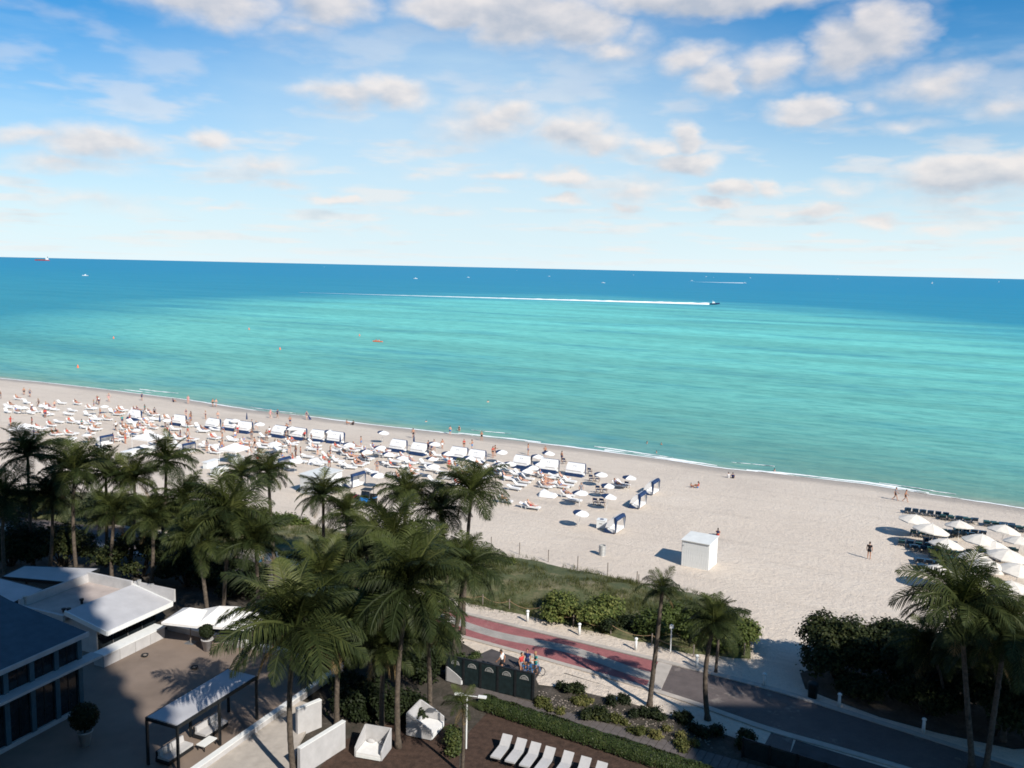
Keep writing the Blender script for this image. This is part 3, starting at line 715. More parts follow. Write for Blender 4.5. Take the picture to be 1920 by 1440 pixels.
# clipped round shrubs in tapered pots
def leafball(mb, c, r, n_, size, rr, flat=1.0):
    for _ in range(n_):
        d = Vector((rr.gauss(0, 1), rr.gauss(0, 1), rr.gauss(0, 1))).normalized()
        p = Vector(c) + Vector((d.x * r, d.y * r, d.z * r * flat)) * rr.uniform(.82, 1.04)
        leaf(mb, p, (d + Vector((rr.uniform(-.6, .6), rr.uniform(-.6, .6), rr.uniform(-.4, .8)))).normalized(), size * rr.uniform(.7, 1.3), rr)
def leaf(mb, p, nrm, s, rr):
    x = nrm.cross(Vector((rr.uniform(-1, 1), rr.uniform(-1, 1), rr.uniform(-1, 1)))).normalized(); y = nrm.cross(x)
    o_ = len(mb.v)
    mb.v += [tuple(p - x * s * .5), tuple(p - y * s * .36 + nrm * s * .08), tuple(p + x * s * .5), tuple(p + y * s * .36 + nrm * s * .08)]
    mb.f.append((o_, o_ + 1, o_ + 2, o_ + 3)); mb.mi.append(0)
def topiary(px, py, r, label):
    q = at(px, py); g_ = thing('potted_shrub', label, 'potted plant', (q.x, q.y, 1.3))
    mb = MB(); mb.lathe([(.26, 0), (.42, .85), (.46, .86), (.46, .93), (.38, .93), (.36, .8)], 16); part('pot', mb, WALLW, g_, True)
    mb = MB(); rr = random.Random(px); leafball(mb, (0, 0, .98 + r), r, 1500, .13, rr, .95); leafball(mb, (0, 0, .98 + r), r * .8, 500, .2, rr, .95); part('foliage', mb, GRAPE_D, g_)
    mb = MB(); mb.tube([(0, 0, .7), (0, 0, 1.2 + r * .6)], .05, 6); part('stem', mb, BARK, g_)
topiary(389, 1222, .55, 'round clipped shrub in a tall white pot at the far edge of the terrace')
topiary(160, 1400, .85, 'large round clipped shrub in a pot beside the blue grey building')
def bowl(px, py, label):
    q = at(px, py); g_ = thing('floor_bowl', label, 'bowl', (q.x, q.y, 1.3)); 
    mb = MB(); mb.lathe([(.12, 0), (.24, .12), (.26, .2), (.22, .2), (.14, .1)], 14); part('bowl', mb, BLACK, g_, True)
    mb = MB(); mb.lathe([(.2, .13), (.1, .2), (.02, .22)], 10); part('filling', mb, GREYWOOD, g_, True)
bowl(272, 1234, 'small dark bowl on the terrace floor near the planter wall')
bowl(365, 1257, 'small dark bowl on the terrace floor near the pergola')
# square white parasols by the terrace edge
par = Kit()
mb = MB(); mb.add([(-1.6, -1.6, 2.35), (1.6, -1.6, 2.35), (1.6, 1.6, 2.35), (-1.6, 1.6, 2.35), (0, 0, 3.15), (-1.6, -1.6, 2.15), (1.6, -1.6, 2.15), (1.6, 1.6, 2.15), (-1.6, 1.6, 2.15)], [(0, 1, 4), (1, 2, 4), (2, 3, 4), (3, 0, 4), (5, 6, 1, 0), (6, 7, 2, 1), (7, 8, 3, 2), (8, 5, 0, 3)]); par.add('canopy', mb, WHITE_CLOTH)
mb = MB(); mb.tube([(0, 0, 0), (0, 0, 3.1)], .04, 8); par.add('pole', mb, GREYWOOD)
mb = MB(); mb.box((0, 0, .06), (.8, .8, .12)); par.add('base', mb, STEEL)
for (px, py, r_, lb) in ((356, 1146, .2, 'square white parasol nearest the white pavilion'), (412, 1143, .65, 'square white parasol between the two slim palm trunks'), (450, 1152, .3, 'square white parasol half hidden by the big near palm')):
    q = at(px, py, 2.6); par.place('square_parasol', q, HA + r_, .92, lb, 'parasol', 'square white parasols beside the terrace')
# concrete landing and white walls near the bottom edge
poly_sheet('concrete_landing', gp([(352, 1452), (455, 1385), (560, 1318), (600, 1330), (560, 1400), (545, 1470)]), 1.4, CONCRETE, 'pale concrete landing right of the pergola', 'floor')
def white_wall(ptop, z, h, label, cap=True):
    a, b = atz(*ptop[0], z), atz(*ptop[1], z); g_ = thing('white_wall', label, 'wall', (a.x, a.y, 1.2)); d = b - a
    mb = MB(); mb.bar((0, 0, (z - 1.2) / 2), (d.x, d.y, (z - 1.2) / 2), .22, z - 1.2); part('wall', mb, WALLW, g_)
    mb = MB(); mb.bar((0, 0, z - 1.17), (d.x, d.y, z - 1.17), .28, .06); part('coping', mb, WHITE, g_)
white_wall(((560, 1404), (645, 1352)), 2.9, 1.7, 'white garden wall at the bottom, right of the big palm trunk')
white_wall(((556, 1330), (601, 1312)), 3.0, 1.8, 'short white wall behind the trunk of the big near palm')
# white daybeds with high side walls
bed_k = Kit()
mb = MB(); mb.box((0, -.95, .85), (2.0, .1, 1.5)); bed_k.add('back_wall', mb, WALLW)
for x in (-.98, .98):
    mb = MB(); plate(mb, [(-.9, .1), (.8, .1), (.8, .75), (.2, 1.1), (-.9, 1.6)], x, .09); bed_k.add('side_wall', mb, WALLW)
mb = MB(); mb.box((0, -.02, .2), (1.84, 1.72, .2)); bed_k.add('base', mb, WHITE)
mb = MB(); mb.box((0, 0, .38), (1.8, 1.66, .16)); bed_k.add('mattress', mb, WHITE_CLOTH)
for x in (-.45, .45): mb = MB(); mb.ell((x, -.66, .55), (.32, .14, .18), 10, 6); bed_k.add('pillow', mb, WALLW, smooth=True)
bed_k.place('daybed', at(699, 1414), R(165), .85, 'white high-walled daybed at the bottom, below the palm trunks', 'daybed')
bed_k.place('daybed', at(800, 1372), R(250), .95, 'white high-walled daybed left of the double lamp post', 'daybed')
bed_k.place('daybed', at(862, 1275), R(240), .7, 'small white high-walled daybed at the left end of the dark fence', 'daybed')
# dark screen fence with arched vents
fa, fb_ = at(838, 1277), at(999, 1314); d = fb_ - fa; n_ = 5; L = d.length; ang = math.atan2(d.y, d.x)
g = thing('screen_fence', 'black panelled screen fence with small arched vents beside the asphalt path', 'fence', (fa.x, fa.y, 1.2), ang)
for i in range(n_):
    x0 = L * i / n_; wd = L / n_
    mb = MB(); mb.box((x0 + wd / 2, 0, .95), (wd - .16, .05, 1.8)); pn = part('panel', mb, BLACKGREEN, g)
    mb = MB(); arc = [(x0 + wd / 2 + .3 * math.cos(a_), .3 * math.sin(a_)) for a_ in [math.pi * k_ / 8 for k_ in range(9)]]
    for k_ in range(8): mb.bar((arc[k_][0], -.04, 1.38 + arc[k_][1]), (arc[k_ + 1][0], -.04, 1.38 + arc[k_ + 1][1]), .03, .05)
    for zz in (.05, .12, .19): mb.box((x0 + wd / 2, -.04, 1.36 + zz), (.5 - zz, .03, .03))
    part('vent', mb, GALV, pn)
for i in range(n_ + 1):
    mb = MB(); mb.box((L * i / n_, 0, .98), (.15, .14, 1.96)); part('post', mb, BLACK, g)
mb = MB(); mb.box((L / 2, 0, 1.93), (L, .1, .08)); part('top_rail', mb, BLACK, g)
q = at(1392, 1420)
g = thing('screen_fence', 'dark low screen fence at the bottom right below the promenade', 'fence', (q.x, q.y, 1.2), R(-32))
for i in range(5):
    mb = MB(); mb.box((.8 + i * 1.6, 0, .6), (1.46, .05, 1.1)); part('panel', mb, BLACKGREEN, g)
    mb = MB(); mb.box((i * 1.6, 0, .65), (.13, .13, 1.3)); part('post', mb, BLACK, g)
mb = MB(); mb.box((4, 0, 1.22), (8, .09, .07)); part('top_rail', mb, BLACK, g)
# garden lamp with two heads
q = at(874, 1404); g = thing('lamp_post', 'slim white lamp post with two flat heads by the hedge', 'lamp post', (q.x, q.y, 1.2), R(-12))
mb = MB(); mb.tube([(0, 0, 0), (0, 0, 3.3)], .05, 8); part('pole', mb, WHITE, g)
mb = MB(); mb.tube([(-.42, 0, 3.42), (.75, 0, 3.42)], .025, 6); part('arm', mb, WHITE, g)
for x in (-.5, .95):
    mb = MB(); mb.box((x, 0, 3.45), (.5, .22, .1)); part('lamp_head', mb, WHITE, g)
# hedge along the plank path
ha, hb_ = at(905, 1326), at(1330, 1466); d = hb_ - ha; L = d.length
g = thing('hedge', 'long low green hedge between the plank path and the row of loungers', 'hedge', (ha.x, ha.y, 1.2), math.atan2(d.y, d.x))
mb = MB(); rr = random.Random(3)
for i in range(14000):
    x = rr.uniform(0, L); a_ = rr.uniform(0, math.pi); bmp = .12 * mnoise.noise((x * 1.1, a_, 0))
    p = Vector((x, math.cos(a_) * (.62 + bmp), .12 + abs(math.sin(a_)) ** .6 * (.72 + bmp) * rr.uniform(.85, 1.06)))
    leaf(mb, p, Vector((rr.uniform(-.5, .5), math.cos(a_) + rr.uniform(-.5, .5), math.sin(a_) + rr.uniform(-.3, .6))).normalized(), rr.uniform(.08, .17), rr)
part('foliage', mb, HEDGE, g)
mb = MB()
for i in range(int(L / .6)): mb.tube([(.3 + i * .6, 0, 0), (.3 + i * .6 + rr.uniform(-.1, .1), rr.uniform(-.15, .15), .6)], .02, 5)
part('stems', mb, BARK, g)['kind'] = 'stuff'
# ------------------------------------------------------------------ palms
def frond_mesh(name, a0, a1, seed, mat, nl=58, wid=1.0, droop=.6):
    rr = random.Random(seed); mb = MB(); N = 14; pts = []; p = Vector((0, 0, 0)); side = rr.uniform(-.15, .15)
    for i in range(N + 1):
        k_ = i / N; a = a0 + (a1 - a0) * k_ ** 1.25
        pts.append(p.copy()); p = p + Vector((math.cos(a), side * k_, math.sin(a))) / N
    mb.tube(pts, [.022 * (1 - .85 * i / N) + .002 for i in range(N + 1)], 4)
    for i in range(nl):
        k_ = .12 + .88 * (i + .5) / nl; f = k_ * N; j = min(N - 1, int(f)); q = pts[j].lerp(pts[j + 1], f - j); d = (pts[j + 1] - pts[j]).normalized()
        up = d.cross(Vector((0, 1, 0))).normalized(); up = -up if up.z < 0 else up
        ln = wid * .31 * (math.sin(math.pi * min(1, k_ * .93 + .10)) ** .7 + .12) * rr.uniform(.85, 1.12)
        for sgn in (-1, 1):
            if rr.random() < .05: continue
            lat = Vector((0, sgn, 0)); v1 = (lat * .78 + d * (.45 + .4 * k_) + up * (.26 - droop * .25) + Vector((0, rr.uniform(-.12, .12), rr.uniform(-.16, .12)))).normalized()
            m1 = q + v1 * ln * .5; tip = m1 + (v1 * .75 + Vector((0, 0, -droop * rr.uniform(.7, 1.3)))).normalized() * ln * .52
            w = .0062 + .003 * rr.random(); wv_ = d * w
            o_ = len(mb.v); mb.v += [tuple(q - wv_ * .6), tuple(q + wv_ * .6), tuple(m1 + wv_), tuple(m1 - wv_), tuple(tip)]
            mb.f += [(o_, o_ + 1, o_ + 2, o_ + 3), (o_ + 3, o_ + 2, o_ + 4)]; mb.mi += [0, 0]
    me = mb.mesh(name); me.materials.append(mat); return me
FR_UP = [frond_mesh('frond', R(78), R(35), i, PALM_Y, droop=.35) for i in range(3)]
FR_MID = [frond_mesh('frond', R(52 - 7 * i), R(-25 - 11 * i), 10 + i, PALM, droop=.75) for i in range(5)] + [frond_mesh('frond', R(60), R(-5), 15, PALM, droop=.6)]
FR_LOW = [frond_mesh('frond', R(14 - 8 * i), R(-62 - 7 * i), 20 + i, PALM, droop=.9) for i in range(4)]
FR_DRY = [frond_mesh('frond', R(-30), R(-86), 30 + i, PALM_D, nl=26, droop=.8) for i in range(2)]
spear = MB(); spear.tube([(0, 0, 0), (.02, 0, .5), (.03, .01, 1.0)], [.03, .022, .004], 5); spear = spear.mesh('spear_leaf'); spear.materials.append(PALM_Y)
def palm(cpx, cpy, bpx, bpy_, L, seed, label, lean=None, nf=22, young=False, dry=1):
    rr = random.Random(seed); b = at(bpx, bpy_); b.z = 1.2
    c = at_depth(cpx, cpy, b.y + rr.uniform(-.3, .3)); h = c.z - 1.2
    g_ = thing('palm_tree', label, 'palm', (b.x, b.y, 1.2), group='coconut palms between the hotel and the beach')
    d = Vector((c.x - b.x, c.y - b.y, h)); N = 30; pts = []; bow = rr.uniform(-.4, .4)
    for i in range(N + 1):
        k_ = i / N; pts.append(Vector((d.x * k_ ** 1.5 + bow * math.sin(math.pi * k_), d.y * k_, d.z * k_)))
    r0 = .17 if h > 5 else .11
    mb = MB(); mb.tube(pts, [r0 * ((1.5 if i == 0 else 1.25 if i == 1 else 1.06 - .35 * i / N) + (.05 if i % 2 else -.03)) for i in range(N + 1)], 9); part('trunk', mb, TRUNK, g_, True)
    top = pts[-1]
    a = rr.uniform(0, 6.28); ga = 2.399963
    n_up, n_low = max(3, nf // 5), max(4, nf // 3)
    for i in range(nf):
        az_ = a + ga * i + rr.uniform(-.2, .2)
        if i < n_up: me = rr.choice(FR_UP); s = L * rr.uniform(.72, .95)
        elif i >= nf - n_low: me = rr.choice(FR_LOW); s = L * rr.uniform(.65, 1.05)
        else: me = rr.choice(FR_MID); s = L * rr.uniform(.78, 1.18)
        o_ = link('frond', me, None, g_); o_.location = top + Vector((0, 0, .12 * (1 - i / nf)))
        o_.rotation_euler = Euler((rr.uniform(-.4, .4), rr.uniform(-.22, .22), az_)); o_.scale = (s, s * rr.uniform(.9, 1.15), s)
    for i in range(dry):
        o_ = link('frond', rr.choice(FR_DRY), None, g_); o_.location = top - Vector((0, 0, .1)); o_['label'] = 'dry brown hanging frond'
        o_.rotation_euler = (0, 0, rr.uniform(0, 6.28)); o_.scale = (L * .7,) * 3
    o_ = link('spear_leaf', spear, None, g_); o_.location = top; o_.scale = (L * .4,) * 3; o_.rotation_euler = (rr.uniform(-.15, .15), rr.uniform(-.15, .15), 0)
    return g_
PALMS = [
 (884, 925, 868, 1190, 3.5, 'tall palm standing out against the sand at the right of the central clump', 1),
 (764, 930, 757, 1168, 2.9, 'yellowish green palm left of the tallest central palm, below the sunbathers', 1),
 (826, 958, 838, 1162, 3.0, 'palm squeezed between the yellowish palm and the tall one beside the sand', 1),
 (606, 932, 608, 1094, 3.0, 'palm whose crown hides the lower half of the smaller white shed', 1),
 (648, 965, 652, 1108, 2.8, 'small crowned palm just left of the blue buggy', 1),
 (503, 888, 518, 1114, 2.6, 'slender palm with its crown against the sand left of the smaller shed', 1),
 (453, 892, 436, 1080, 2.6, 'slender palm in front of the pale canopy tents, left of its twin', 1),
 (432, 968, 418, 1168, 4.4, 'large palm with drooping fronds above the square white parasols', 1),
 (312, 866, 300, 1064, 3.5, 'palm rising in front of the crowded loungers at the left', 1),
 (372, 1020, 392, 1182, 3.4, 'palm with a slim trunk rising between the square white parasols', 0),
 (52, 855, 62, 1062, 3.8, 'dark palm nearest the left edge with its crown against the sand', 1),
 (140, 885, 145, 1090, 3.8, 'dark palm second from the left edge', 1),
 (198, 888, 199, 1062, 3.4, 'dark palm third from the left edge with a leaning trunk', 1),
 (252, 900, 244, 1068, 3.4, 'dark palm fourth from the left edge', 1),
 (738, 1008, 744, 1226, 4.2, 'broad dark palm in the middle of the central clump', 1),
 (768, 1100, 747, 1402, 4.5, 'tall palm with a long bare trunk reaching the bottom garden', 2),
 (872, 1066, 846, 1264, 3.5, 'palm with bright green heart leaning over the red paving', 1),
 (553, 1180, 552, 1470, 4.9, 'very large near palm in front of the pergola', 2),
 (604, 1082, 592, 1262, 3.8, 'dark palm behind the very large near palm', 1),
 (690, 1130, 702, 1312, 3.9, 'dark palm between the very large near palm and the bare long trunk', 1),
 (640, 1058, 650, 1210, 3.0, 'dark palm at the back left of the central clump', 1),
 (868, 1322, 866, 1452, 1.5, 'small sparse brownish palm beside the lamp post', 3),
 (1242, 1108, 1218, 1324, 1.9, 'thin palm standing before the sea grape bush, left of a similar one', 2),
 (1338, 1172, 1327, 1350, 2.5, 'thin palm with hanging fronds right of the red paving', 2),
 (1350, 1150, 1342, 1262, 1.9, 'small palm on the far side of the promenade beside the sandy gap', 1),
 (1802, 1140, 1822, 1442, 4.2, 'large dark palm at the right covering the cream umbrellas', 1),
 (1885, 1190, 1848, 1446, 4.0, 'large dark palm next to the right edge', 1),
 (1745, 1215, 1770, 1340, 3.2, 'dark palm leaning from the thicket at the right', 1),
 (8, 935, 12, 1100, 3.6, 'dark palm cut by the left edge below the first crown', 1),
 (98, 930, 92, 1085, 3.4, 'dark palm low between the first two palms at the left', 1),
 (345, 940, 352, 1098, 3.4, 'dark palm low behind the big drooping palm above the parasols', 1),
 (285, 975, 282, 1112, 3.2, 'dark palm close behind the right corner of the white pavilion', 1),
 (215, 965, 210, 1092, 3.2, 'dark palm close behind the roof deck of the white pavilion', 1),
 (480, 1020, 486, 1190, 3.4, 'dark palm right of the square white parasols', 1),
 (690, 1010, 694, 1170, 3.3, 'dark palm between the small crowned palm and the middle of the clump', 1),
 (805, 1040, 812, 1212, 3.3, 'dark palm just left of the one leaning over the red paving', 1),
 (800, 1170, 806, 1338, 3.4, 'dark palm above the curved booth left of the lamp', 1),
 (640, 1190, 632, 1360, 3.4, 'dark palm right behind the very large near palm', 1),
 (720, 1215, 716, 1372, 3.0, 'low dark palm above the bottom curved booth', 1),
 (1850, 1220, 1880, 1390, 3.6, 'low dark palm in the lower right corner thicket', 1)]
for i, (a, b, c, d, L_, lb, dr) in enumerate(PALMS): palm(a, b, c, d, L_, 100 + i, lb, nf=10 if L_ < 1.6 else (22 if L_ < 2.2 else 30 + (i * 7) % 14), dry=dr + i % 3)

# ------------------------------------------------------------------ shrubs and small trees
def shrub(name, label, px, py, rx_, ry_, h, mat, n_, seed, size=.2, cat='shrub', group=None, trunk=.5, top=None):
    rr = random.Random(seed); b = at(px, py); z0 = 1.2
    g_ = thing(name, label, cat, (b.x, b.y, z0), group=group)
    lobes = []
    nl = max(5, int(rx_ * ry_ * 1.3) + 4)
    for i in range(nl):
        a = rr.uniform(0, 6.28); q = math.sqrt(rr.random()) * .78
        lx, ly = math.cos(a) * q * rx_, math.sin(a) * q * ry_; dome = math.sqrt(max(.08, 1 - q * q))
        lr = rr.uniform(.30, .46) * min(rx_, ry_, h * 1.1)
        lobes.append((Vector((lx, ly, max(lr * .7, h * dome * rr.uniform(.72, 1.0) - lr))), lr))
    mb = MB()
    for i in range(n_ // 7):
        c, lr = rr.choice(lobes); d = Vector((rr.gauss(0, 1), rr.gauss(0, 1), abs(rr.gauss(.25, .9)) - .25)).normalized()
        cc = c + d * lr * rr.uniform(.75, 1.12) * (1 + .25 * mnoise.noise(tuple(d * 2.2 + c)))
        if cc.z < .05: cc.z = rr.uniform(.05, .3)
        for j in range(7):
            p = cc + Vector((rr.gauss(0, 1), rr.gauss(0, 1), rr.gauss(0, .8))) * size * .75
            leaf(mb, p, (d * .8 + Vector((rr.uniform(-.7, .7), rr.uniform(-.7, .7), rr.uniform(-.1, 1.0)))).normalized(), size * rr.uniform(.65, 1.35), rr)
    for c, lr in lobes:
        for j in range(40):
            d = Vector((rr.gauss(0, 1), rr.gauss(0, 1), rr.gauss(0, 1))).normalized()
            leaf(mb, c + d * lr * rr.uniform(.3, .7), d, size * 2.2, rr)
    part('crown', mb, mat, g_)
    tb_ = MB(); 
    for c, lr in lobes[:10]:
        r_ = .035 + .02 * h / 3
        tb_.tube([(c.x * .12, c.y * .12, 0), (c.x * .45, c.y * .45, c.z * .5), tuple(c)], [r_ * 1.5, r_, r_ * .5], 6)
    part('trunk', tb_, BARK, g_, True)
    return g_
G1 = 'sea grape bushes on the dune and at the promenade'; G2 = 'dark broadleaf shrubs between the palms'; G3 = 'low ground cover shrubs on the planting bed'
SHR = [
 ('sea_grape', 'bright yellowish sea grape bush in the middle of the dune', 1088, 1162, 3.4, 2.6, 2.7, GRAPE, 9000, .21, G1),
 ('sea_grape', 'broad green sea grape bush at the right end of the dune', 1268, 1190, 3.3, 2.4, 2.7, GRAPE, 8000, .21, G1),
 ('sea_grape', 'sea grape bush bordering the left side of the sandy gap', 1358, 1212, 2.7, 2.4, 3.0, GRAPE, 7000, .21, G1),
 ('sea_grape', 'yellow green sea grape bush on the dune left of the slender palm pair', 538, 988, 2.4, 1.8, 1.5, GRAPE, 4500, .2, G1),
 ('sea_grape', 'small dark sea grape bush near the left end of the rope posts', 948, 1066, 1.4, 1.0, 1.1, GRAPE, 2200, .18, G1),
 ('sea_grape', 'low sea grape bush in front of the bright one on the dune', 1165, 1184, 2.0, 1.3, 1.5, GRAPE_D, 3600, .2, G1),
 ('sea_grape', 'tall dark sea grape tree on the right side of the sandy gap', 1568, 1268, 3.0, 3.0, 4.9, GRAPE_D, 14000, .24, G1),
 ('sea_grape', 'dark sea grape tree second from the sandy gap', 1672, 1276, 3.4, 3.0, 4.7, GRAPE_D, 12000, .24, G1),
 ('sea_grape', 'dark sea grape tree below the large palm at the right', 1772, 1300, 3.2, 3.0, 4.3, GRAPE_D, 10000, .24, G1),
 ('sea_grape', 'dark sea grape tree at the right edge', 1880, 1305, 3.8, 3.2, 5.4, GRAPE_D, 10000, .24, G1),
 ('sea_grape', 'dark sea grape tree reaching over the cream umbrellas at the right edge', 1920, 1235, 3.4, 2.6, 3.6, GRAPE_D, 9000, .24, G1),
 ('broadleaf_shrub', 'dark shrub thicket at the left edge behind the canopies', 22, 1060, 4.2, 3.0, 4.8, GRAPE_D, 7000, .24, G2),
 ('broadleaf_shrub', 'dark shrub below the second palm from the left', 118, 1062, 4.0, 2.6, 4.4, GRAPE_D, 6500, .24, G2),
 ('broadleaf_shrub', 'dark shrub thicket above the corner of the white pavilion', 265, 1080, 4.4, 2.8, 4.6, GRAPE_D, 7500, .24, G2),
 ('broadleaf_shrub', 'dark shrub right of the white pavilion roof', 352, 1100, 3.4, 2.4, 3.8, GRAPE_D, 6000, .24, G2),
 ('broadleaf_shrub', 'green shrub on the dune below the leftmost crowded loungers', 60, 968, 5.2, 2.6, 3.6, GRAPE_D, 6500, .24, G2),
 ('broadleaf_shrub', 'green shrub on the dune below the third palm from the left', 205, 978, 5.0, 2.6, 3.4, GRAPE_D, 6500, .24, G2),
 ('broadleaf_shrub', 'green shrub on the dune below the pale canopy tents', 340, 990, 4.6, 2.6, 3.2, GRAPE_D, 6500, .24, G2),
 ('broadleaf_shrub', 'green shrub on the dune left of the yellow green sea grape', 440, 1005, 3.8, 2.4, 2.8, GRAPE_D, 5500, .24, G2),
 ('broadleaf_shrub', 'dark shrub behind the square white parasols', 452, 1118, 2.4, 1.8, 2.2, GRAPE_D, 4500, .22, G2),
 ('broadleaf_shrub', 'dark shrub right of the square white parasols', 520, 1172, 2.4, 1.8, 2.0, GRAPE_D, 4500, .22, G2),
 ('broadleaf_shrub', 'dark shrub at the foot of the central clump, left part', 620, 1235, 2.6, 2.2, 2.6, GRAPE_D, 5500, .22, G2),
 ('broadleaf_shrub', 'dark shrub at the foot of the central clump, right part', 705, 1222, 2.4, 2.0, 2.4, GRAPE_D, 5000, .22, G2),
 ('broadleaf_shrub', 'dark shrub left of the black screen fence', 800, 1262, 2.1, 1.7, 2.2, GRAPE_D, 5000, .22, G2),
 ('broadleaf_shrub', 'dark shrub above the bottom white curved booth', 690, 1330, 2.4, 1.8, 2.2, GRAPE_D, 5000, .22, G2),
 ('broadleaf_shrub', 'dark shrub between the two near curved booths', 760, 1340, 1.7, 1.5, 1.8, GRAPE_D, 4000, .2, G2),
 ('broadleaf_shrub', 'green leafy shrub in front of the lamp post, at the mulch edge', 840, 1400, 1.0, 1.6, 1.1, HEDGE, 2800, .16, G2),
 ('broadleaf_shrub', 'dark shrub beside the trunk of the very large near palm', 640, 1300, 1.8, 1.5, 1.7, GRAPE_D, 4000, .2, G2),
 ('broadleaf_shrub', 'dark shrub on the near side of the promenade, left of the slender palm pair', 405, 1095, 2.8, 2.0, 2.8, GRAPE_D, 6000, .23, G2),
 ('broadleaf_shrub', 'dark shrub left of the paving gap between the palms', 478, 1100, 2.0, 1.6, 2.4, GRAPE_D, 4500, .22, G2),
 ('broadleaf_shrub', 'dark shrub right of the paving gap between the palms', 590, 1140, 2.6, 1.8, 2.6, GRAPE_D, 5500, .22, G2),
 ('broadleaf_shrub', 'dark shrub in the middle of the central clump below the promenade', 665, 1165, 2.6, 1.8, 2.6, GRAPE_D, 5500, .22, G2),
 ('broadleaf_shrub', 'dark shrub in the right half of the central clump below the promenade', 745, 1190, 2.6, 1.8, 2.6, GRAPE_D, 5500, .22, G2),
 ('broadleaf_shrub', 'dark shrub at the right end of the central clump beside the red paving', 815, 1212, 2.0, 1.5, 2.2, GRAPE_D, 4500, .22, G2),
 ('broadleaf_shrub', 'green shrub on the dune above the central clump', 700, 1045, 3.2, 2.0, 1.8, GRAPE_D, 5500, .22, G2),
 ('low_shrub', 'grassy green clump at the left end of the asphalt path', 880, 1236, 1.2, .7, .45, HEDGE, 1500, .14, G3),
 ('low_shrub', 'dark mounded shrub just right of the black screen fence', 1068, 1296, 1.1, .6, .75, GRAPE_D, 1600, .15, G3),
 ('low_shrub', 'dark mounded shrub in the middle of the planting bed', 1118, 1345, 1.3, .8, .8, GRAPE_D, 1900, .15, G3),
 ('low_shrub', 'dark mounded shrub left of the first thin palm trunk', 1160, 1320, 1.0, .6, .6, GRAPE_D, 1300, .15, G3),
 ('low_shrub', 'dark mounded shrub at the foot of the first thin palm', 1214, 1345, 1.3, .7, .7, GRAPE_D, 1600, .15, G3),
 ('low_shrub', 'dark mounded shrub between the two thin palm trunks', 1275, 1352, 1.0, .6, .6, GRAPE_D, 1300, .15, G3),
 ('low_shrub', 'dark mounded shrub at the foot of the second thin palm', 1330, 1375, 1.3, .8, .75, GRAPE_D, 1600, .15, G3),
 ('low_shrub', 'dark mounded shrub beside the low fence at the lower right', 1385, 1392, 1.0, .9, .9, GRAPE_D, 1600, .15, G3),
 ('sea_grape', 'dark sea grape tree at the right edge beside the road', 1860, 1375, 2.8, 2.6, 5.2, GRAPE_D, 9000, .24, G1),
 ('sea_grape', 'dark low sea grape between the road and the thicket at the right', 1735, 1338, 2.6, 1.6, 2.6, GRAPE_D, 6000, .22, G1),
 ('sea_grape', 'dark low sea grape right of the litter bin', 1630, 1308, 2.4, 1.4, 2.2, GRAPE_D, 5000, .22, G1),
 ('sea_grape', 'dark sea grape tree cut by the lower right corner', 1935, 1400, 3.0, 2.6, 5.5, GRAPE_D, 9000, .24, G1),
 ('low_shrub', 'brown scrub clump in front of the black screen fence end', 1020, 1320, 1.2, .6, .4, GRASSM, 1100, .14, G3),
 ('low_shrub', 'brown scrub clump under the first thin palm', 1150, 1352, 1.5, .7, .45, GRASSM, 1500, .14, G3),
 ('low_shrub', 'brown scrub clump left of the first thin palm foot', 1095, 1318, 1.3, .6, .4, GRASSM, 1300, .14, G3),
 ('low_shrub', 'brown scrub clump between the thin palms', 1250, 1378, 1.5, .7, .5, GRASSM, 1500, .14, G3),
 ('low_shrub', 'dry brown green tuft near the end of the black screen fence', 1040, 1335, .9, .5, .35, GRASSM, 900, .14, G3),
 ('low_shrub', 'dry brown green tuft along the plank path', 1190, 1378, 1.1, .6, .4, GRASSM, 1100, .14, G3),
 ('low_shrub', 'dry brown green tuft low in the planting bed near the lower right', 1290, 1402, 1.2, .7, .45, GRASSM, 1200, .14, G3)]
for i, (nm, lb, px, py, a, b, h, mt, n_, sz, gr) in enumerate(SHR):
    shrub(nm, lb, px, py, a, b, h, mt, n_, 300 + i, sz, 'shrub', gr)
# dune grass
mb = MB(); rr = random.Random(5); W_ = nd + 1
for i in range(9500):
    a = rr.randrange(len(du) - 1); j = rr.randrange(nd)
    p = DUNE_PTS[a * W_ + j].lerp(DUNE_PTS[(a + 1) * W_ + j], rr.random()).lerp(DUNE_PTS[a * W_ + j + 1].lerp(DUNE_PTS[(a + 1) * W_ + j + 1], rr.random()), rr.random())
    if mnoise.noise((p.x * .35, p.y * .35, 2)) < -.12: continue
    for b in range(6):
        an = rr.uniform(0, 6.28); h = rr.uniform(.18, .55); q = p + Vector((rr.gauss(0, .16), rr.gauss(0, .16), -.04)); w = Vector((math.cos(an), math.sin(an), 0))
        o_ = len(mb.v); mb.v += [tuple(q - w * .02), tuple(q + w * .02), tuple(q + Vector((rr.gauss(0, .16), rr.gauss(0, .16), h)))]; mb.f.append((o_, o_ + 1, o_ + 2)); mb.mi.append(0)
tag(link('dune_grass', mb.mesh('dune_grass'), GRASSM), 'dry tan and green grass covering the low dune', 'grass', kind='stuff')
# pale stones scattered over the planting bed
mb = MB(); rr = random.Random(8)
for i in range(420):
    px = rr.uniform(1010, 1340); p = at(px, rr.uniform(1296 + (px - 1010) * .21, 1322 + (px - 1010) * .27)); s = rr.uniform(.03, .09)
    mb.ell((p.x, p.y, 1.22), (s, s * rr.uniform(.6, 1), s * .5), 6, 4)
tag(link('bed_stones', mb.mesh('bed_stones', True), GREYWOOD), 'brown stones and shells scattered over the planting bed', 'stones', kind='stuff')

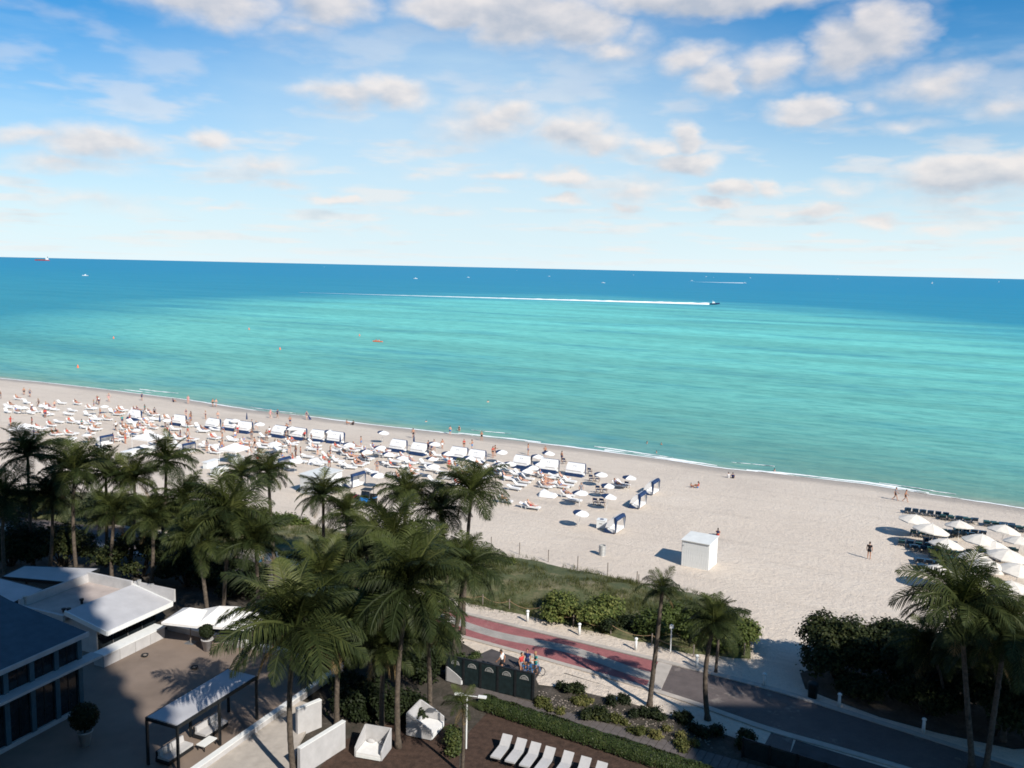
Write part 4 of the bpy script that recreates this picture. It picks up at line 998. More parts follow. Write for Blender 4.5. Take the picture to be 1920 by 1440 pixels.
# ------------------------------------------------------------------ posts, ropes, bollards, bins along the promenade
def rope_fence(name, label, pts, h, postmat, r_, rope=True, sag=.35):
    ps = gp(pts); o_ = ps[0]; g_ = thing(name, label, 'fence', (o_.x, o_.y, 1.2))
    for p in ps:
        mb = MB(); mb.lathe([(r_, -.3), (r_, h), (r_ * .6, h + .04)], 7, (p.x - o_.x, p.y - o_.y, 0)); part('post', mb, postmat, g_)
    if rope:
        for a, b in zip(ps, ps[1:]):
            mb = MB(); L_ = []
            for i in range(9):
                k_ = i / 8; q = a.lerp(b, k_) - o_; L_.append((q.x, q.y, h - .12 - sag * 4 * k_ * (1 - k_)))
            mb.tube(L_, .022, 5); part('rope', mb, WOOD, g_)
rope_fence('post_fence', 'row of dark slender posts along the beach edge of the dune', [(700, 985), (866, 1015), (921, 1029), (974, 1040), (1028, 1054), (1083, 1066), (1139, 1079), (1194, 1096), (1197, 1102)], 1.25, GREYWOOD, .045, False)
rope_fence('rope_fence', 'low rope fence with sagging ropes along the promenade side of the dune', [(600, 1075), (680, 1085), (760, 1102), (840, 1122), (905, 1135), (955, 1144), (1012, 1157), (1075, 1174), (1145, 1190), (1222, 1210), (1300, 1232)], .95, GREYWOOD, .05)
rope_fence('rope_fence', 'short rope fence by the right edge of the sea grape at the sandy gap', [(1395, 1232), (1420, 1190)], 1.1, GREYWOOD, .05)
bol = Kit()
mb = MB(); mb.lathe([(.11, 0), (.10, .78), (.07, .8), (.07, .86)], 12); bol.add('post', mb, WHITE, smooth=True)
mb = MB(); mb.lathe([(.13, .86), (.15, .9), (.13, .97), (.06, 1.02), (.01, 1.03)], 12); bol.add('cap', mb, WHITE, smooth=True)
for (px, py, lb) in ((989, 1166, 'white bollard light at the left, above the start of the red paving'), (1086, 1191, 'white bollard light above the middle of the red paving'), (1192, 1219, 'white bollard light above the right end of the red paving'), (1306, 1252, 'white bollard light next to the small palm beyond the promenade'), (1432, 1287, 'white bollard light in the sandy gap'), (1573, 1326, 'white bollard light right of the dark litter bin'), (1731, 1374, 'white bollard light in front of the right thicket'), (518, 1054, 'white bollard light seen between palms at the left'), (598, 1062, 'white bollard light behind the dark palm left of the central clump'), (683, 1100, 'white bollard light almost hidden in the central clump')):
    bol.place('bollard_light', at(px, py), 0, 1.0, lb, 'bollard', 'white bollard lights along the promenade')
q = at(1523, 1308); g = thing('litter_bin', 'dark round litter bin at the edge of the promenade', 'bin', q)
mb = MB(); mb.lathe([(.3, 0), (.34, .9), (.36, .9), (.36, .98), (.3, .98)], 14); part('drum', mb, BLACKGREEN, g, True)
mb = MB(); mb.lathe([(.37, .98), (.33, 1.1), (.15, 1.18), (.02, 1.19)], 14); part('lid', mb, BLACKGREEN, g, True)
q = at(1129, 1042); g = thing('litter_barrel', 'ribbed grey metal litter barrel standing alone on the sand', 'barrel', q)
pr_ = []
for i in range(7): pr_ += [(.34, .02 + i * .16), (.36, .06 + i * .16), (.34, .10 + i * .16)]
mb = MB(); mb.lathe(pr_ + [(.34, 1.12), (.31, 1.12), (.30, .95)], 18); part('drum', mb, GALV, g)
mb = MB(); mb.lathe([(.30, .94), (.02, .96)], 14); part('liner', mb, BLACK, g)
q = at(1257, 1222); g = thing('sign_post', 'slim pale post standing in front of the broad sea grape', 'post', q)
mb = MB(); mb.tube([(0, 0, 0), (0, 0, 2.2)], .05, 8); part('pole', mb, WHITE, g)
mb = MB(); mb.box((0, -.05, 2.05), (.3, .03, .3)); part('plate', mb, WHITE, g)

# white towel cart with a round hatch
q = at(1128, 990); g = thing('towel_bin', 'white plastic bin with a dark round hatch beside the nearest navy cabana', 'bin', q, R(-20))
mb = MB(); mb.box((0, 0, .5), (1.0, .9, .9)); part('body', mb, WHITE, g)
mb = MB(); mb.box((0, 0, .99), (1.06, .96, .08)); ld_ = part('lid', mb, WHITE, g)
mb = MB(); mb.lathe([(.24, 1.031), (.24, 1.05)], 14); part('hatch', mb, NAVY, ld_)
mb = MB(); mb.box((0, -.465, .62), (.36, .03, .1)); part('handle', mb, GALV, g)

# ------------------------------------------------------------------ sheds of vertical boards
def shed(pl, pf, pr, h, label, name='beach_shed'):
    f_ = at(*pf); a = at(*pl) - f_; L_ = a.length; ang = math.atan2(a.y, a.x)
    X = a.normalized(); Y = Vector((-X.y, X.x, 0)); b = at(*pr) - f_
    if b.dot(Y) < 0: Y = -Y
    D_ = max(1.8, abs(b.dot(Y)))
    sg = 1 if (X.x * Y.y - X.y * Y.x) > 0 else -1
    g_ = thing(name, label, 'shed', (f_.x, f_.y, f_.z), ang)
    Yl = sg
    core = MB(); core.box((L_ / 2, Yl * D_ / 2, h / 2 - .03), (L_ - .1, D_ - .1, h - .06)); part('core', core, WHITE, g_)
    bw = .22
    for (n_, fn) in ((round(L_ / bw), lambda k_: ((k_ + .5) * L_ / n1, -Yl * 0.0, 0)),):
        n1 = n_
        for side in (0, 1):
            bm_ = MB(); bm_.box((0, 0, 0), (L_ / n1 - .018, .04, h)); me = bm_.mesh('board'); me.materials.append(WHITE)
            for i in range(n1):
                o_ = link('board', me, None, g_); o_.location = ((i + .5) * L_ / n1, Yl * (-.01 if side == 0 else D_ + .01) + rnd.uniform(-.004, .004), h / 2)
    n2 = round(D_ / bw); bm_ = MB(); bm_.box((0, 0, 0), (.04, D_ / n2 - .018, h)); me = bm_.mesh('board'); me.materials.append(WHITE)
    for side in (0, 1):
        for i in range(n2):
            o_ = link('board', me, None, g_); o_.location = (-.03 if side == 0 else L_ + .03, Yl * (i + .5) * D_ / n2, h / 2)
    rf_ = MB(); y0, y1 = sorted((Yl * -.14, Yl * (D_ + .14)))
    zl, zr = h + .02, h + .22
    rf_.quadsheet([(-.12, y0, zl if Yl > 0 else zr), (L_ + .12, y0, zl if Yl > 0 else zr), (L_ + .12, y1, zr if Yl > 0 else zl), (-.12, y1, zr if Yl > 0 else zl)], .07)
    part('roof', rf_, M('shed_roof', (.62, .63, .61), .7, .06, 2), g_)
    lk = MB(); lk.box((L_ * .95, -Yl * .05, h * .8), (.12, .05, .1)); part('latch', lk, GALV, g_)
    return (f_ + X * L_ / 2 + Y * D_ / 2)
c = shed((1277.5, 1060), (1327, 1070), (1338, 1056), 2.65, 'large white boarded shed standing alone on the open sand')
MARKS.append((c, 'the large lone shed'))
c = shed((563, 924), (596, 932), (622, 916), 2.5, 'smaller white shed partly hidden behind a palm near the loungers')
MARKS.append((c, 'the smaller white shed'))
# ------------------------------------------------------------------ cabanas
def ext(mb, prof, hw, th):                    # a bent sheet: profile (y, z) extruded over x = -hw..hw with thickness th
    n_ = len(prof); nr = []
    for i in range(n_):
        a = Vector(prof[max(0, i - 1)]); b = Vector(prof[min(n_ - 1, i + 1)]); d = (b - a).normalized(); nr.append(Vector((-d.y, d.x)))
    rings = []
    for x in (-hw, hw):
        rings.append([(x, p[0], p[1]) for p in prof] + [(x, p[0] - q.x * th, p[1] - q.y * th) for p, q in zip(prof, nr)][::-1])
    m_ = 2 * n_
    return mb.add(rings[0] + rings[1], [tuple(range(m_)), tuple(range(2 * m_ - 1, m_ - 1, -1))] + [(i, m_ + i, m_ + (i + 1) % m_, (i + 1) % m_) for i in range(m_)])
cab = Kit(); HWC = 1.15
mb = MB(); ext(mb, [(-.80, .50), (-.70, .86), (-.52, 1.2), (-.22, 1.5), (.12, 1.66)], HWC, .025); hd = cab.add('hood', mb, WHITE_CLOTH)
for x in (-.14, .14):
    mb = MB(); mb.box((x, -.40, 1.375), (.10, .03, .06), Matrix.Rotation(R(-45), 3, 'X')); cab.add('hood_vent', mb, BLACK, hd)
mb = MB(); ext(mb, [(-.92, .0), (-.86, .28), (-.80, .50)], HWC, .03); cab.add('base_band', mb, NAVY)
mb = MB(); ext(mb, [(.12, 1.665), (.34, 1.67), (.50, 1.40)], HWC + .02, .025); cab.add('front_valance', mb, NAVY)
for x in (-HWC, HWC):
    mb = MB(); plate(mb, [(-.92, .0), (.25, .03), (-.79, .52)], x, .03); cab.add('base_side', mb, NAVY)
    mb = MB(); plate(mb, [(-.78, .53), (-.15, .72), (.12, 1.1), (.14, 1.65), (-.22, 1.49), (-.52, 1.19), (-.70, .85)], x * .995, .02); cab.add('hood_side', mb, WHITE_CLOTH)
    mb = MB(); plate(mb, [(.13, 1.64), (.34, 1.66), (.50, 1.40), (.40, .12), (.34, .12)], x * 1.01, .02); cab.add('front_drape', mb, NAVY)
    mb = MB(); mb.tube([(x * .97, .36, 0), (x * .97, .32, 1.64)], .022, 6); cab.add('frame_leg', mb, WHITE)
    mb = MB(); mb.tube([(x * .97, -.86, 0), (x * .97, .1, 1.6)], .02, 6); cab.add('frame_leg', mb, WHITE)
mb = MB(); mb.box((0, -.18, .26), (2.1, 1.1, .26)); cab.add('seat', mb, WHITE_CLOTH)
mb = MB(); mb.box((0, -.62, .62), (2.1, .16, .56), Matrix.Rotation(.35, 3, 'X')); cab.add('backrest', mb, WHITE_CLOTH)
SEA_RZ = math.atan2(-SD.x, SD.y)              # local +y turned out to sea
ROW = [(254, 787), (337, 797), (401, 804), (434, 806), (460, 811), (526, 819), (561, 823), (597, 827), (631, 831), (748, 846), (787, 852), (861, 861), (895, 866), (980, 877), (1030, 885), (1080, 892)]
ordn = ['rightmost', 'second', 'third', 'fourth', 'fifth', 'sixth', 'seventh', 'eighth', 'ninth', 'tenth', 'eleventh', 'twelfth', 'thirteenth', 'fourteenth', 'fifteenth', 'leftmost']
for i, p in enumerate(reversed(ROW)):
    q = at(*p)
    nm = {0: 'rightmost cabana of the white and navy row facing the sea', 15: 'leftmost cabana of the white and navy row facing the sea'}.get(i, f'{ordn[i]} cabana from the right in the white and navy row')
    cab.place('beach_cabana', q, SEA_RZ + rnd.uniform(-.06, .06), rnd.uniform(1.08, 1.14), nm, 'cabana', 'white and navy cabanas in a row facing the sea')
    MARKS.append((q, 'the rightmost row cabana' if i == 0 else ('the leftmost row cabana' if i == 15 else f'the {ordn[i]} cabana from right')))
def face(dx_, dy_): return math.atan2(-dx_, dy_)
for (px, py, s, lb, mk) in ((1224, 925, 1.1, 'farthest of the three navy cabanas turned to the right on open sand', 'the farthest turned navy cabana'), (1199, 950, 1.1, 'middle one of the three navy cabanas turned to the right on open sand', 'the middle turned navy cabana'), (1156, 996, 1.1, 'nearest of the three turned navy cabanas, beside the white towel bin', 'the nearest turned navy cabana'), (668, 912, 1.15, 'navy cabana turned to the right just above the blue buggy', 'the navy cabana above the buggy'), (530, 880, 1.05, 'navy cabana turned to the right, left of the smaller white shed', 'the navy cabana by the palm'), (352, 850, 1.0, 'navy cabana turned to the right below the crowded loungers', 'the navy cabana below the crowd'), (198, 835, 1.0, 'navy cabana turned to the right in the left part of the crowd', 'the navy cabana in the left crowd')):
    q = at(px, py); cab.place('beach_cabana', q, face(.88, -.40) + rnd.uniform(-.08, .08), s, lb, 'cabana', 'navy cabanas turned towards the sun'); MARKS.append((q, mk))

# ------------------------------------------------------------------ loungers
def lounger_kit(cush, frame, tilt=.75, legs=True):
    k_ = Kit()
    mb = MB()
    for x in (-.30, .30): mb.box((x, .2, .30), (.05, 1.9, .05))
    for y in (-.7, 0, 1.12): mb.box((0, y, .30), (.55, .05, .045))
    k_.add('frame', mb, frame)
    for (x, y) in ((-.3, -.6), (.3, -.6), (-.3, 1.0), (.3, 1.0)):
        mb = MB(); mb.box((x, y, .14), (.05, .05, .28)); k_.add('leg', mb, frame)
    mb = MB(); mb.box((0, .46, .375), (.62, 1.36, .10)); k_.add('seat', mb, cush)
    mb = MB(); L_ = .74; c_, s_ = math.cos(tilt), math.sin(tilt)
    mb.box((0, -.24 - c_ * L_ / 2, .37 + s_ * L_ / 2), (.62, L_, .09), Matrix.Rotation(-tilt, 3, 'X')); k_.add('backrest', mb, cush)
    return k_
LK = lounger_kit(WHITE_CLOTH, WHITE, .80); LK2 = lounger_kit(WHITE_CLOTH, WHITE, .35); LB = lounger_kit(BLUE_CLOTH, GREYWOOD, .75); LT = lounger_kit(TEAL_CLOTH, GREYWOOD, .6); LH = lounger_kit(WALLW, BLACK, .72)
SUNW = face(.93, -.36)
LOUNGES = []
def lounge(pos, rz, kit=None, head='', group='white sun loungers on the crowded sand'):
    o_ = (kit or LK).place('sun_lounger', pos, rz, 1.0, None, 'sun lounger', group); LOUNGES.append((pos, rz, o_)); return o_
NEAR = [(962, 919), (972, 913), (980, 907), (987, 901), (988, 952), (996, 955), (1052, 916), (1060, 913), (1062, 932), (1075, 941), (918, 887), (926, 890), (955, 902), (948, 898), (945, 943), (900, 900), (908, 897), (1018, 897), (1028, 899), (1040, 896), (1055, 901), (1066, 906), (1158, 914), (1166, 912), (862, 895), (870, 893), (840, 900), (858, 912), (812, 905), (748, 900), (738, 896), (760, 905), (765, 881), (772, 884), (728, 874), (736, 878), (695, 888), (703, 892), (655, 880), (646, 876), (632, 868), (610, 868), (602, 871), (594, 874), (620, 864)]
placed = []
def free(q, r_): return all((q - p).length > r_ for p in placed)
for p in NEAR:
    q = at(*p); q = Vector(q)
    if not free(q, .72): continue
    placed.append(q); lounge(q, SUNW + rnd.uniform(-.22, .22), LK if rnd.random() < .75 else LK2)
rr = random.Random(21)
def y_up(x): return 800 + (x - 337) * .126 - (14 if x < 420 else 4)
LOWB = [(0, 812), (240, 832), (400, 852), (480, 866), (560, 872), (700, 892), (880, 893), (1000, 918), (1070, 908)]
def y_low(x):
    for (a, b), (c_, d_) in zip(LOWB, LOWB[1:]):
        if a <= x <= c_: return b + (d_ - b) * (x - a) / (c_ - a)
    return LOWB[-1][1]
cabpos = [m_[0] for m_ in MARKS]
tries = 0
while len(placed) < 235 and tries < 9000:
    tries += 1; x = rr.uniform(5, 1065); a, b = y_up(x), y_low(x)
    if x < 330: a -= 4
    y = rr.uniform(a, b); q = at(x, y)
    if not free(q, 1.75) or min((q - c_).length for c_ in cabpos) < 2.3: continue
    rz = SUNW + rr.uniform(-.3, .3); side = Vector((math.cos(rz), math.sin(rz), 0))
    n_ = 2 if rr.random() < .55 else 1
    for k_ in range(n_):
        w = q + side * .78 * k_; w.z = ground(w.x, w.y)
        placed.append(w); lounge(w, rz, LK if rr.random() < .7 else LK2)

# ------------------------------------------------------------------ umbrellas
def umbrella_kit(rad, h, cols, n_=8, drop=.32):
    k_ = Kit()
    mb = MB(); mb.tube([(0, 0, -.2), (0, 0, h - .02)], .022, 6); k_.add('pole', mb, WHITE)
    for i in range(n_):
        a0, a1 = 2 * math.pi * i / n_, 2 * math.pi * (i + 1) / n_; am = (a0 + a1) / 2; mb = MB()
        P_ = lambda r_, a, z: (r_ * math.cos(a), r_ * math.sin(a), z)
        v_ = [P_(.03, am, h), P_(rad * .55, a0, h - drop * .42), P_(rad * .53, a1, h - drop * .42), P_(rad, a0, h - drop), P_(rad * .95, am, h - drop * .97), P_(rad, a1, h - drop), P_(rad * 1.0, a0, h - drop - .1), P_(rad * .95, am, h - drop - .1), P_(rad, a1, h - drop - .1)]
        mb.add(v_, [(0, 1, 2), (1, 3, 4), (1, 4, 2), (2, 4, 5), (3, 6, 7, 4), (4, 7, 8, 5)])
        k_.add('canopy_panel', mb, cols[i])
    mb = MB(); mb.lathe([(.03, h - .01), (.035, h + .03), (.008, h + .1)], 8); k_.add('finial', mb, WHITE)
    mb = MB()
    for i in range(n_):
        a = 2 * math.pi * i / n_; mb.tube([(0, 0, h - drop - .1), (rad * .55 * math.cos(a), rad * .55 * math.sin(a), h - drop * .45)], .008, 4)
    k_.add('ribs', mb, WHITE); return k_
UN = umbrella_kit(.95, 2.1, [WHITE_CLOTH, WHITE_CLOTH, NAVY, NAVY, NAVY, WHITE_CLOTH, WHITE_CLOTH, WHITE_CLOTH])
UW = umbrella_kit(.95, 2.1, [WHITE_CLOTH] * 8)
UC = umbrella_kit(1.8, 2.6, [CREAM_CLOTH] * 8, drop=.75)
UMB = [(939, 844), (1005, 854), (1026, 848), (955, 866), (937, 868), (995, 873), (984, 880), (1085, 957), (1087, 922), (1178, 893), (1137, 906), (1137, 928), (1125, 886), (716, 809), (712, 836), (812, 830), (839, 848), (752, 855), (807, 856), (810, 871), (726, 847), (684, 845), (706, 888), (877, 856), (485, 792), (616, 806), (546, 801), (515, 830), (652, 831), (552, 861), (440, 786), (1008, 868)]
RIGHT_NAVY = {(1085, 957), (1087, 922), (1178, 893), (1137, 906), (1137, 928), (1125, 886)}
for p in UMB:
    q = at(*p, 1.95); navy = p[0] > 690 or rr.random() < .6
    o_ = (UN if navy else UW).place('beach_umbrella', q, rr.uniform(-.3, .3), rr.uniform(.92, 1.05), None, 'umbrella', 'beach umbrellas among the loungers', rot=(R(rr.uniform(2, 8)), R(rr.uniform(2, 9)), rr.uniform(-.3, .3)))
    later(o_, 'white and navy beach umbrella' if navy else 'plain white beach umbrella', q)
for i in range(11):
    x = rr.uniform(10, 560); y = rr.uniform(y_up(x) - 14, y_low(x) - 6); q = at(x, y, 1.95)
    if min((q - c_).length for c_ in cabpos) < 1.6: continue
    o_ = (UW if rr.random() < .8 else UN).place('beach_umbrella', q, rr.uniform(0, 6), rr.uniform(.68, .85), None, 'umbrella', 'beach umbrellas among the loungers', rot=(R(rr.uniform(-4, 8)), R(rr.uniform(-2, 9)), rr.uniform(0, 6)))
    later(o_, 'pale beach umbrella', q)
fold = Kit()
mb = MB(); mb.tube([(0, 0, -.2), (0, 0, 2.1)], .022, 6); fold.add('pole', mb, WHITE)
mb = MB(); mb.lathe([(.13, .85), (.16, .95), (.11, 1.5), (.05, 2.0), (.01, 2.15)], 9); fold.add('folded_canopy', mb, NAVY)
for (px, py, lb) in ((638, 838, 'closed navy umbrella below the ninth cabana from the right'), (776, 838, 'closed navy umbrella beside the seventh cabana from the right'), (463, 795, 'closed navy umbrella behind the fifth cabana from the left'), (942, 912, 'closed navy umbrella beside the tall central palm'), (318, 828, 'closed navy umbrella right of the largest canopy tent'), (300, 800, 'closed navy umbrella left of the second cabana from the left')):
    fold.place('closed_umbrella', at(px, py), 0, 1.0, lb, 'umbrella', 'closed umbrellas among the loungers')
# cream umbrellas and blue loungers at the right edge
MARKS_R = []
CU = [(1712, 972, 1.0, 'the leftmost cream umbrella'), (1742, 992, 1.05, 'the second cream umbrella'), (1800, 978, .85, None), (1772, 1016, .95, None), (1838, 1012, 1.05, None), (1880, 990, .95, None), (1862, 1018, .9, None), (1885, 1040, 1.05, None), (1850, 1058, 1.0, None), (1905, 1065, 1.0, None), (1758, 1064, .9, None), (1828, 1038, .9, None), (1912, 1010, .9, None), (1898, 1100, 1.0, None), (1815, 1078, .95, None)]
for i, (px, py, s, mk) in enumerate(CU):
    q = at(px, py, 2.1); o_ = UC.place('beach_umbrella', q, 0, s, None, 'umbrella', 'cream umbrellas at the right edge', rot=(R(rr.uniform(-3, 6)), R(rr.uniform(2, 8)), rr.uniform(0, 1)))
    later(o_, 'round cream beach umbrella', q)
for (px, py, mk) in ((1700, 965, 'the leftmost blue loungers'), (1702, 1035, 'the near left blue loungers'), (1850, 985, 'the blue loungers by the right edge')): MARKS.append((at(px, py), mk))
BL = [(1702, 962, 6), (1768, 974, 5), (1820, 982, 6), (1880, 992, 4), (1690, 1022, 5), (1712, 1032, 6), (1738, 1020, 4), (1722, 1058, 3), (1748, 1050, 4), (1772, 1003, 4), (1795, 1000, 4), (1712, 1004, 4), (1728, 1070, 3), (1850, 1032, 4), (1870, 1052, 4), (1800, 1040, 3)]
for (px, py, n_) in BL:
    q = at(px, py)
    for k_ in range(n_):
        w = q + Vector((.78, -.34, 0)) * k_; w.z = ground(w.x, w.y)
        if not free(w, .7): continue
        placed.append(w); o_ = (LB if rr.random() < .7 else LT).place('sun_lounger', w, face(.35, .93) + rr.uniform(-.1, .1), 1.0, None, 'sun lounger', 'blue sun loungers under the cream umbrellas')
        later(o_, 'dark blue sun lounger', w)

# ------------------------------------------------------------------ navy folding chairs
chair = Kit()
mb = MB(); mb.box((0, .02, .42), (.5, .46, .05)); chair.add('seat', mb, NAVY)
mb = MB(); mb.box((0, -.27, .82), (.52, .04, .28), Matrix.Rotation(.15, 3, 'X')); chair.add('backrest', mb, NAVY)
for x in (-.27, .27):
    mb = MB(); mb.bar((x, -.26, 0), (x, .26, .46), .04, .03); mb.bar((x, .26, 0), (x, -.22, .46), .035, .03); chair.add('leg', mb, WOOD)
    mb = MB(); mb.bar((x, -.22, .45), (x, -.31, .98), .04, .03); chair.add('back_post', mb, WOOD)
    mb = MB(); mb.box((x, .02, .64), (.05, .5, .03)); chair.add('armrest', mb, WOOD)
for (px, py, lb) in ((1109, 903, 'the upper'), (1122, 924, 'the middle'), (1117, 948, 'the lower')):
    q = at(px, py)
    for k_ in range(2):
        w = q + Vector((.80, -.12, 0)) * k_
        chair.place('folding_chair', w, face(.5, .86), 1.08, f"{'left' if k_ == 0 else 'right'} navy folding chair of {lb} pair, among the rightmost umbrellas", 'chair', 'navy folding chairs in pairs'); placed.append(w)
for (px, py, lb) in ((1106, 889, 'single navy folding chair right of the rightmost row cabana'), (1176, 915, 'single navy folding chair left of the farthest turned navy cabana'), (1058, 870, 'navy folding chair between the two rightmost row cabanas'), (788, 920, 'navy folding chair showing just above the yellowish palm')):
    chair.place('folding_chair', at(px, py), face(.5, .86), 1.0, lb, 'chair', 'navy folding chairs in pairs')

# ------------------------------------------------------------------ covered loungers, white tents
def covered(px, py, w, d_, label, rz=0):
    q = at(px, py); g_ = thing('covered_loungers', label, 'covered loungers', q, rz)
    mb = MB(); nx, ny = 8, 8; r2 = random.Random(px)
    for i in range(nx + 1):
        for j in range(ny + 1):
            u, v_ = i / nx - .5, j / ny
            z = .95 - .65 * min(1, v_ * 1.9) ** .8 + .04 * r2.uniform(-1, 1)
            if i in (0, nx) or j in (0, ny): z = .05
            mb.v.append((u * w * (1 + (.1 if i in (0, nx) else 0)), -.5 * d_ + v_ * d_, max(.04, z)))
    for i in range(nx):
        for j in range(ny): a = i * (ny + 1) + j; mb.f.append((a, a + ny + 1, a + ny + 2, a + 1)); mb.mi.append(0)
    part('cover', mb, WHITE_CLOTH, g_, True)
    mb = MB(); mb.box((0, .2, .15), (w * .8, d_ * .7, .2)); part('base', mb, WHITE, g_)
covered(1028, 930, 1.9, 2.3, 'peaked white sheet over loungers left of the navy umbrellas', SUNW)
covered(596, 869, 2.6, 2.1, 'white covered loungers just behind the smaller white shed', SUNW)
covered(936, 884, 2.6, 1.6, 'long low white cover near the fifth row cabana from the right', SUNW + .3)
def tent(px, py, w, d_, h, label, rz):
    q = at(px, py); g_ = thing('canopy_tent', label, 'tent', q, rz)
    mb = MB(); e = h; r_ = h + .75
    mb.add([(-w / 2, -d_ / 2, e), (w / 2, -d_ / 2, e), (w / 2, d_ / 2, e), (-w / 2, d_ / 2, e), (0, 0, r_)], [(0, 1, 4), (1, 2, 4), (2, 3, 4), (3, 0, 4)]); part('canopy', mb, WHITE_CLOTH, g_)
    mb = MB()
    for (a, b) in (((-w / 2, -d_ / 2), (w / 2, -d_ / 2)), ((w / 2, -d_ / 2), (w / 2, d_ / 2)), ((w / 2, d_ / 2), (-w / 2, d_ / 2)), ((-w / 2, d_ / 2), (-w / 2, -d_ / 2))): mb.bar((*a, e - .13), (*b, e - .13), .02, .26)
    part('valance', mb, WHITE_CLOTH, g_)
    for x in (-1, 1):
        for y in (-1, 1): mb = MB(); mb.tube([(x * w / 2 * .96, y * d_ / 2 * .96, 0), (x * w / 2 * .96, y * d_ / 2 * .96, e)], .03, 6); part('pole', mb, WHITE, g_)
    mb = MB(); mb.box((0, d_ * .2, .45), (w * .7, .6, .9)); part('counter', mb, WHITE, g_)
    MARKS.append((q, 'the ' + label.split(' white')[0] + ' canopy tent'))
tent(278, 846, 3.4, 3.2, 2.2, 'largest white canopy tent behind the palm in the left crowd', SUNW)
tent(440, 868, 3.2, 3.0, 2.2, 'right white canopy tent above the slender palm pair', SUNW)
tent(48, 828, 3.4, 3.0, 2.2, 'leftmost white canopy tent near the left edge', SUNW)
def counter(px, py, label, w=2.4):
    q = at(px, py); g_ = thing('service_counter', label, 'counter', q, SUNW)
    mb = MB(); mb.box((0, 0, .45), (w, .7, .9)); part('cabinet', mb, WHITE, g_); mb = MB(); mb.box((0, 0, .94), (w + .2, .9, .08)); part('counter_top', mb, WHITE, g_)
    mb = MB(); mb.box((.2, -.36, .5), (w * .4, .03, .5)); part('door', mb, WHITE_CLOTH, g_)
counter(395, 876, 'white service counter left of the right canopy tent'); counter(412, 888, 'white service counter on the near side of the right canopy tent', 3.0); counter(190, 850, 'white service box below the left crowd', 1.2); counter(244, 856, 'white service counter below the largest canopy tent', 2.8)

# ------------------------------------------------------------------ beach buggy and quad bike
def wheel(parent, x, y, r_, w):
    e = bpy.data.objects.new('wheel', None); 
    mb = MB(); mb.tube([(x - w / 2, y, r_), (x + w / 2, y, r_)], r_ * .97, 16)
    o_ = part('wheel', mb, RUBBER, parent)
    mb = MB(); mb.lathe([(r_ * .55, 0), (r_ * .5, .02), (r_ * .15, .04)], 12)
    o2 = link('rim', mb.mesh('rim'), STEEL, o_); o2.location = (x + (w / 2) * (1 if x > 0 else -1), y, r_); o2.rotation_euler = (0, math.pi / 2 * (1 if x > 0 else -1), 0)
    mb = MB()
    for k_ in range(12):
        a = 2 * math.pi * k_ / 12; mb.box((x, y + math.cos(a) * r_ * .97, r_ + math.sin(a) * r_ * .97), (w * .9, .06, .05), Matrix.Rotation(a, 3, 'X'))
    part('tread', mb, RUBBER, o_); bpy.data.objects.remove(e)
q = at(688, 946); MARKS.append((q, 'the blue buggy'))
g = thing('utility_buggy', 'blue utility buggy with a dark flat roof parked behind the palms', 'buggy', q, face(-.30, -.95))
for x in (-.68, .68):
    for y in (-.95, .95): wheel(g, x, y, .33, .26)
mb = MB(); mb.box((0, 0, .42), (1.1, 2.5, .2)); part('chassis', mb, BLACK, g)
mb = MB(); mb.add([(-.62, .45, .5), (.62, .45, .5), (.55, 1.5, .5), (-.55, 1.5, .5), (-.62, .45, 1.02), (.62, .45, 1.02), (.5, 1.45, .78), (-.5, 1.45, .78)], [(3, 2, 1, 0), (4, 5, 6, 7), (0, 1, 5, 4), (1, 2, 6, 5), (2, 3, 7, 6), (3, 0, 4, 7)]); bn_ = part('bonnet', mb, BLUE_PAINT, g)
for x in (-.3, .3): mb = MB(); mb.lathe([(.09, 0), (.1, .03), (.02, .04)], 10); o_ = part('headlight', mb, WHITE, bn_); o_.location = (x, 1.47, .66); o_.rotation_euler = (-math.pi / 2, 0, 0)
mb = MB(); mb.box((0, 1.55, .45), (1.0, .12, .18)); part('bumper', mb, BLACK, g)
for x in (-.62, .62):
    for y in (-.95, .95): mb = MB(); mb.box((x, y, .72), (.3, .78, .06)); part('fender', mb, BLUE_PAINT, g)
for x in (-.3, .3):
    mb = MB(); mb.box((x, -.1, .68), (.5, .5, .14)); mb.box((x, -.36, .98), (.5, .12, .55)); part('seat', mb, BLACK, g)
fr = MB()
for x in (-.6, .6): fr.tube([(x, .62, .95), (x * .95, .2, 1.82), (x * .95, -.6, 1.85), (x, -.72, .6)], .03, 6)
part('roll_cage', fr, BLACK, g)
mb = MB(); mb.quadsheet([(-.66, .42, 1.9), (.66, .42, 1.9), (.66, -.75, 1.92), (-.66, -.75, 1.92)], .06); part('roof', mb, BLACK, g)
mb = MB(); mb.quadsheet([(-.55, .58, 1.02), (.55, .58, 1.02), (.52, .28, 1.75), (-.52, .28, 1.75)], .01); part('windscreen', mb, GLASS, g)
mb = MB(); mb.box((0, -1.15, .72), (1.3, .85, .08)); 
for (c_, s_) in (((-.63, -1.15, .88), (.05, .85, .26)), ((.63, -1.15, .88), (.05, .85, .26)), ((0, -1.56, .88), (1.3, .05, .26))): mb.box(c_, s_)
part('cargo_bed', mb, BLACK, g)
mb = MB(); tor = [(.3 + .17 * math.cos(a), .42, 1.08 + .17 * math.sin(a)) for a in [2 * math.pi * k_ / 12 for k_ in range(13)]]; mb.tube(tor, .016, 5); part('steering_wheel', mb, BLACK, g)
q = at(662, 940); g = thing('quad_bike', 'red quad bike left of the blue buggy, half hidden by palm fronds', 'quad bike', q, face(-.5, -.86))
for x in (-.42, .42):
    for y in (-.55, .55): wheel(g, x, y, .28, .24)
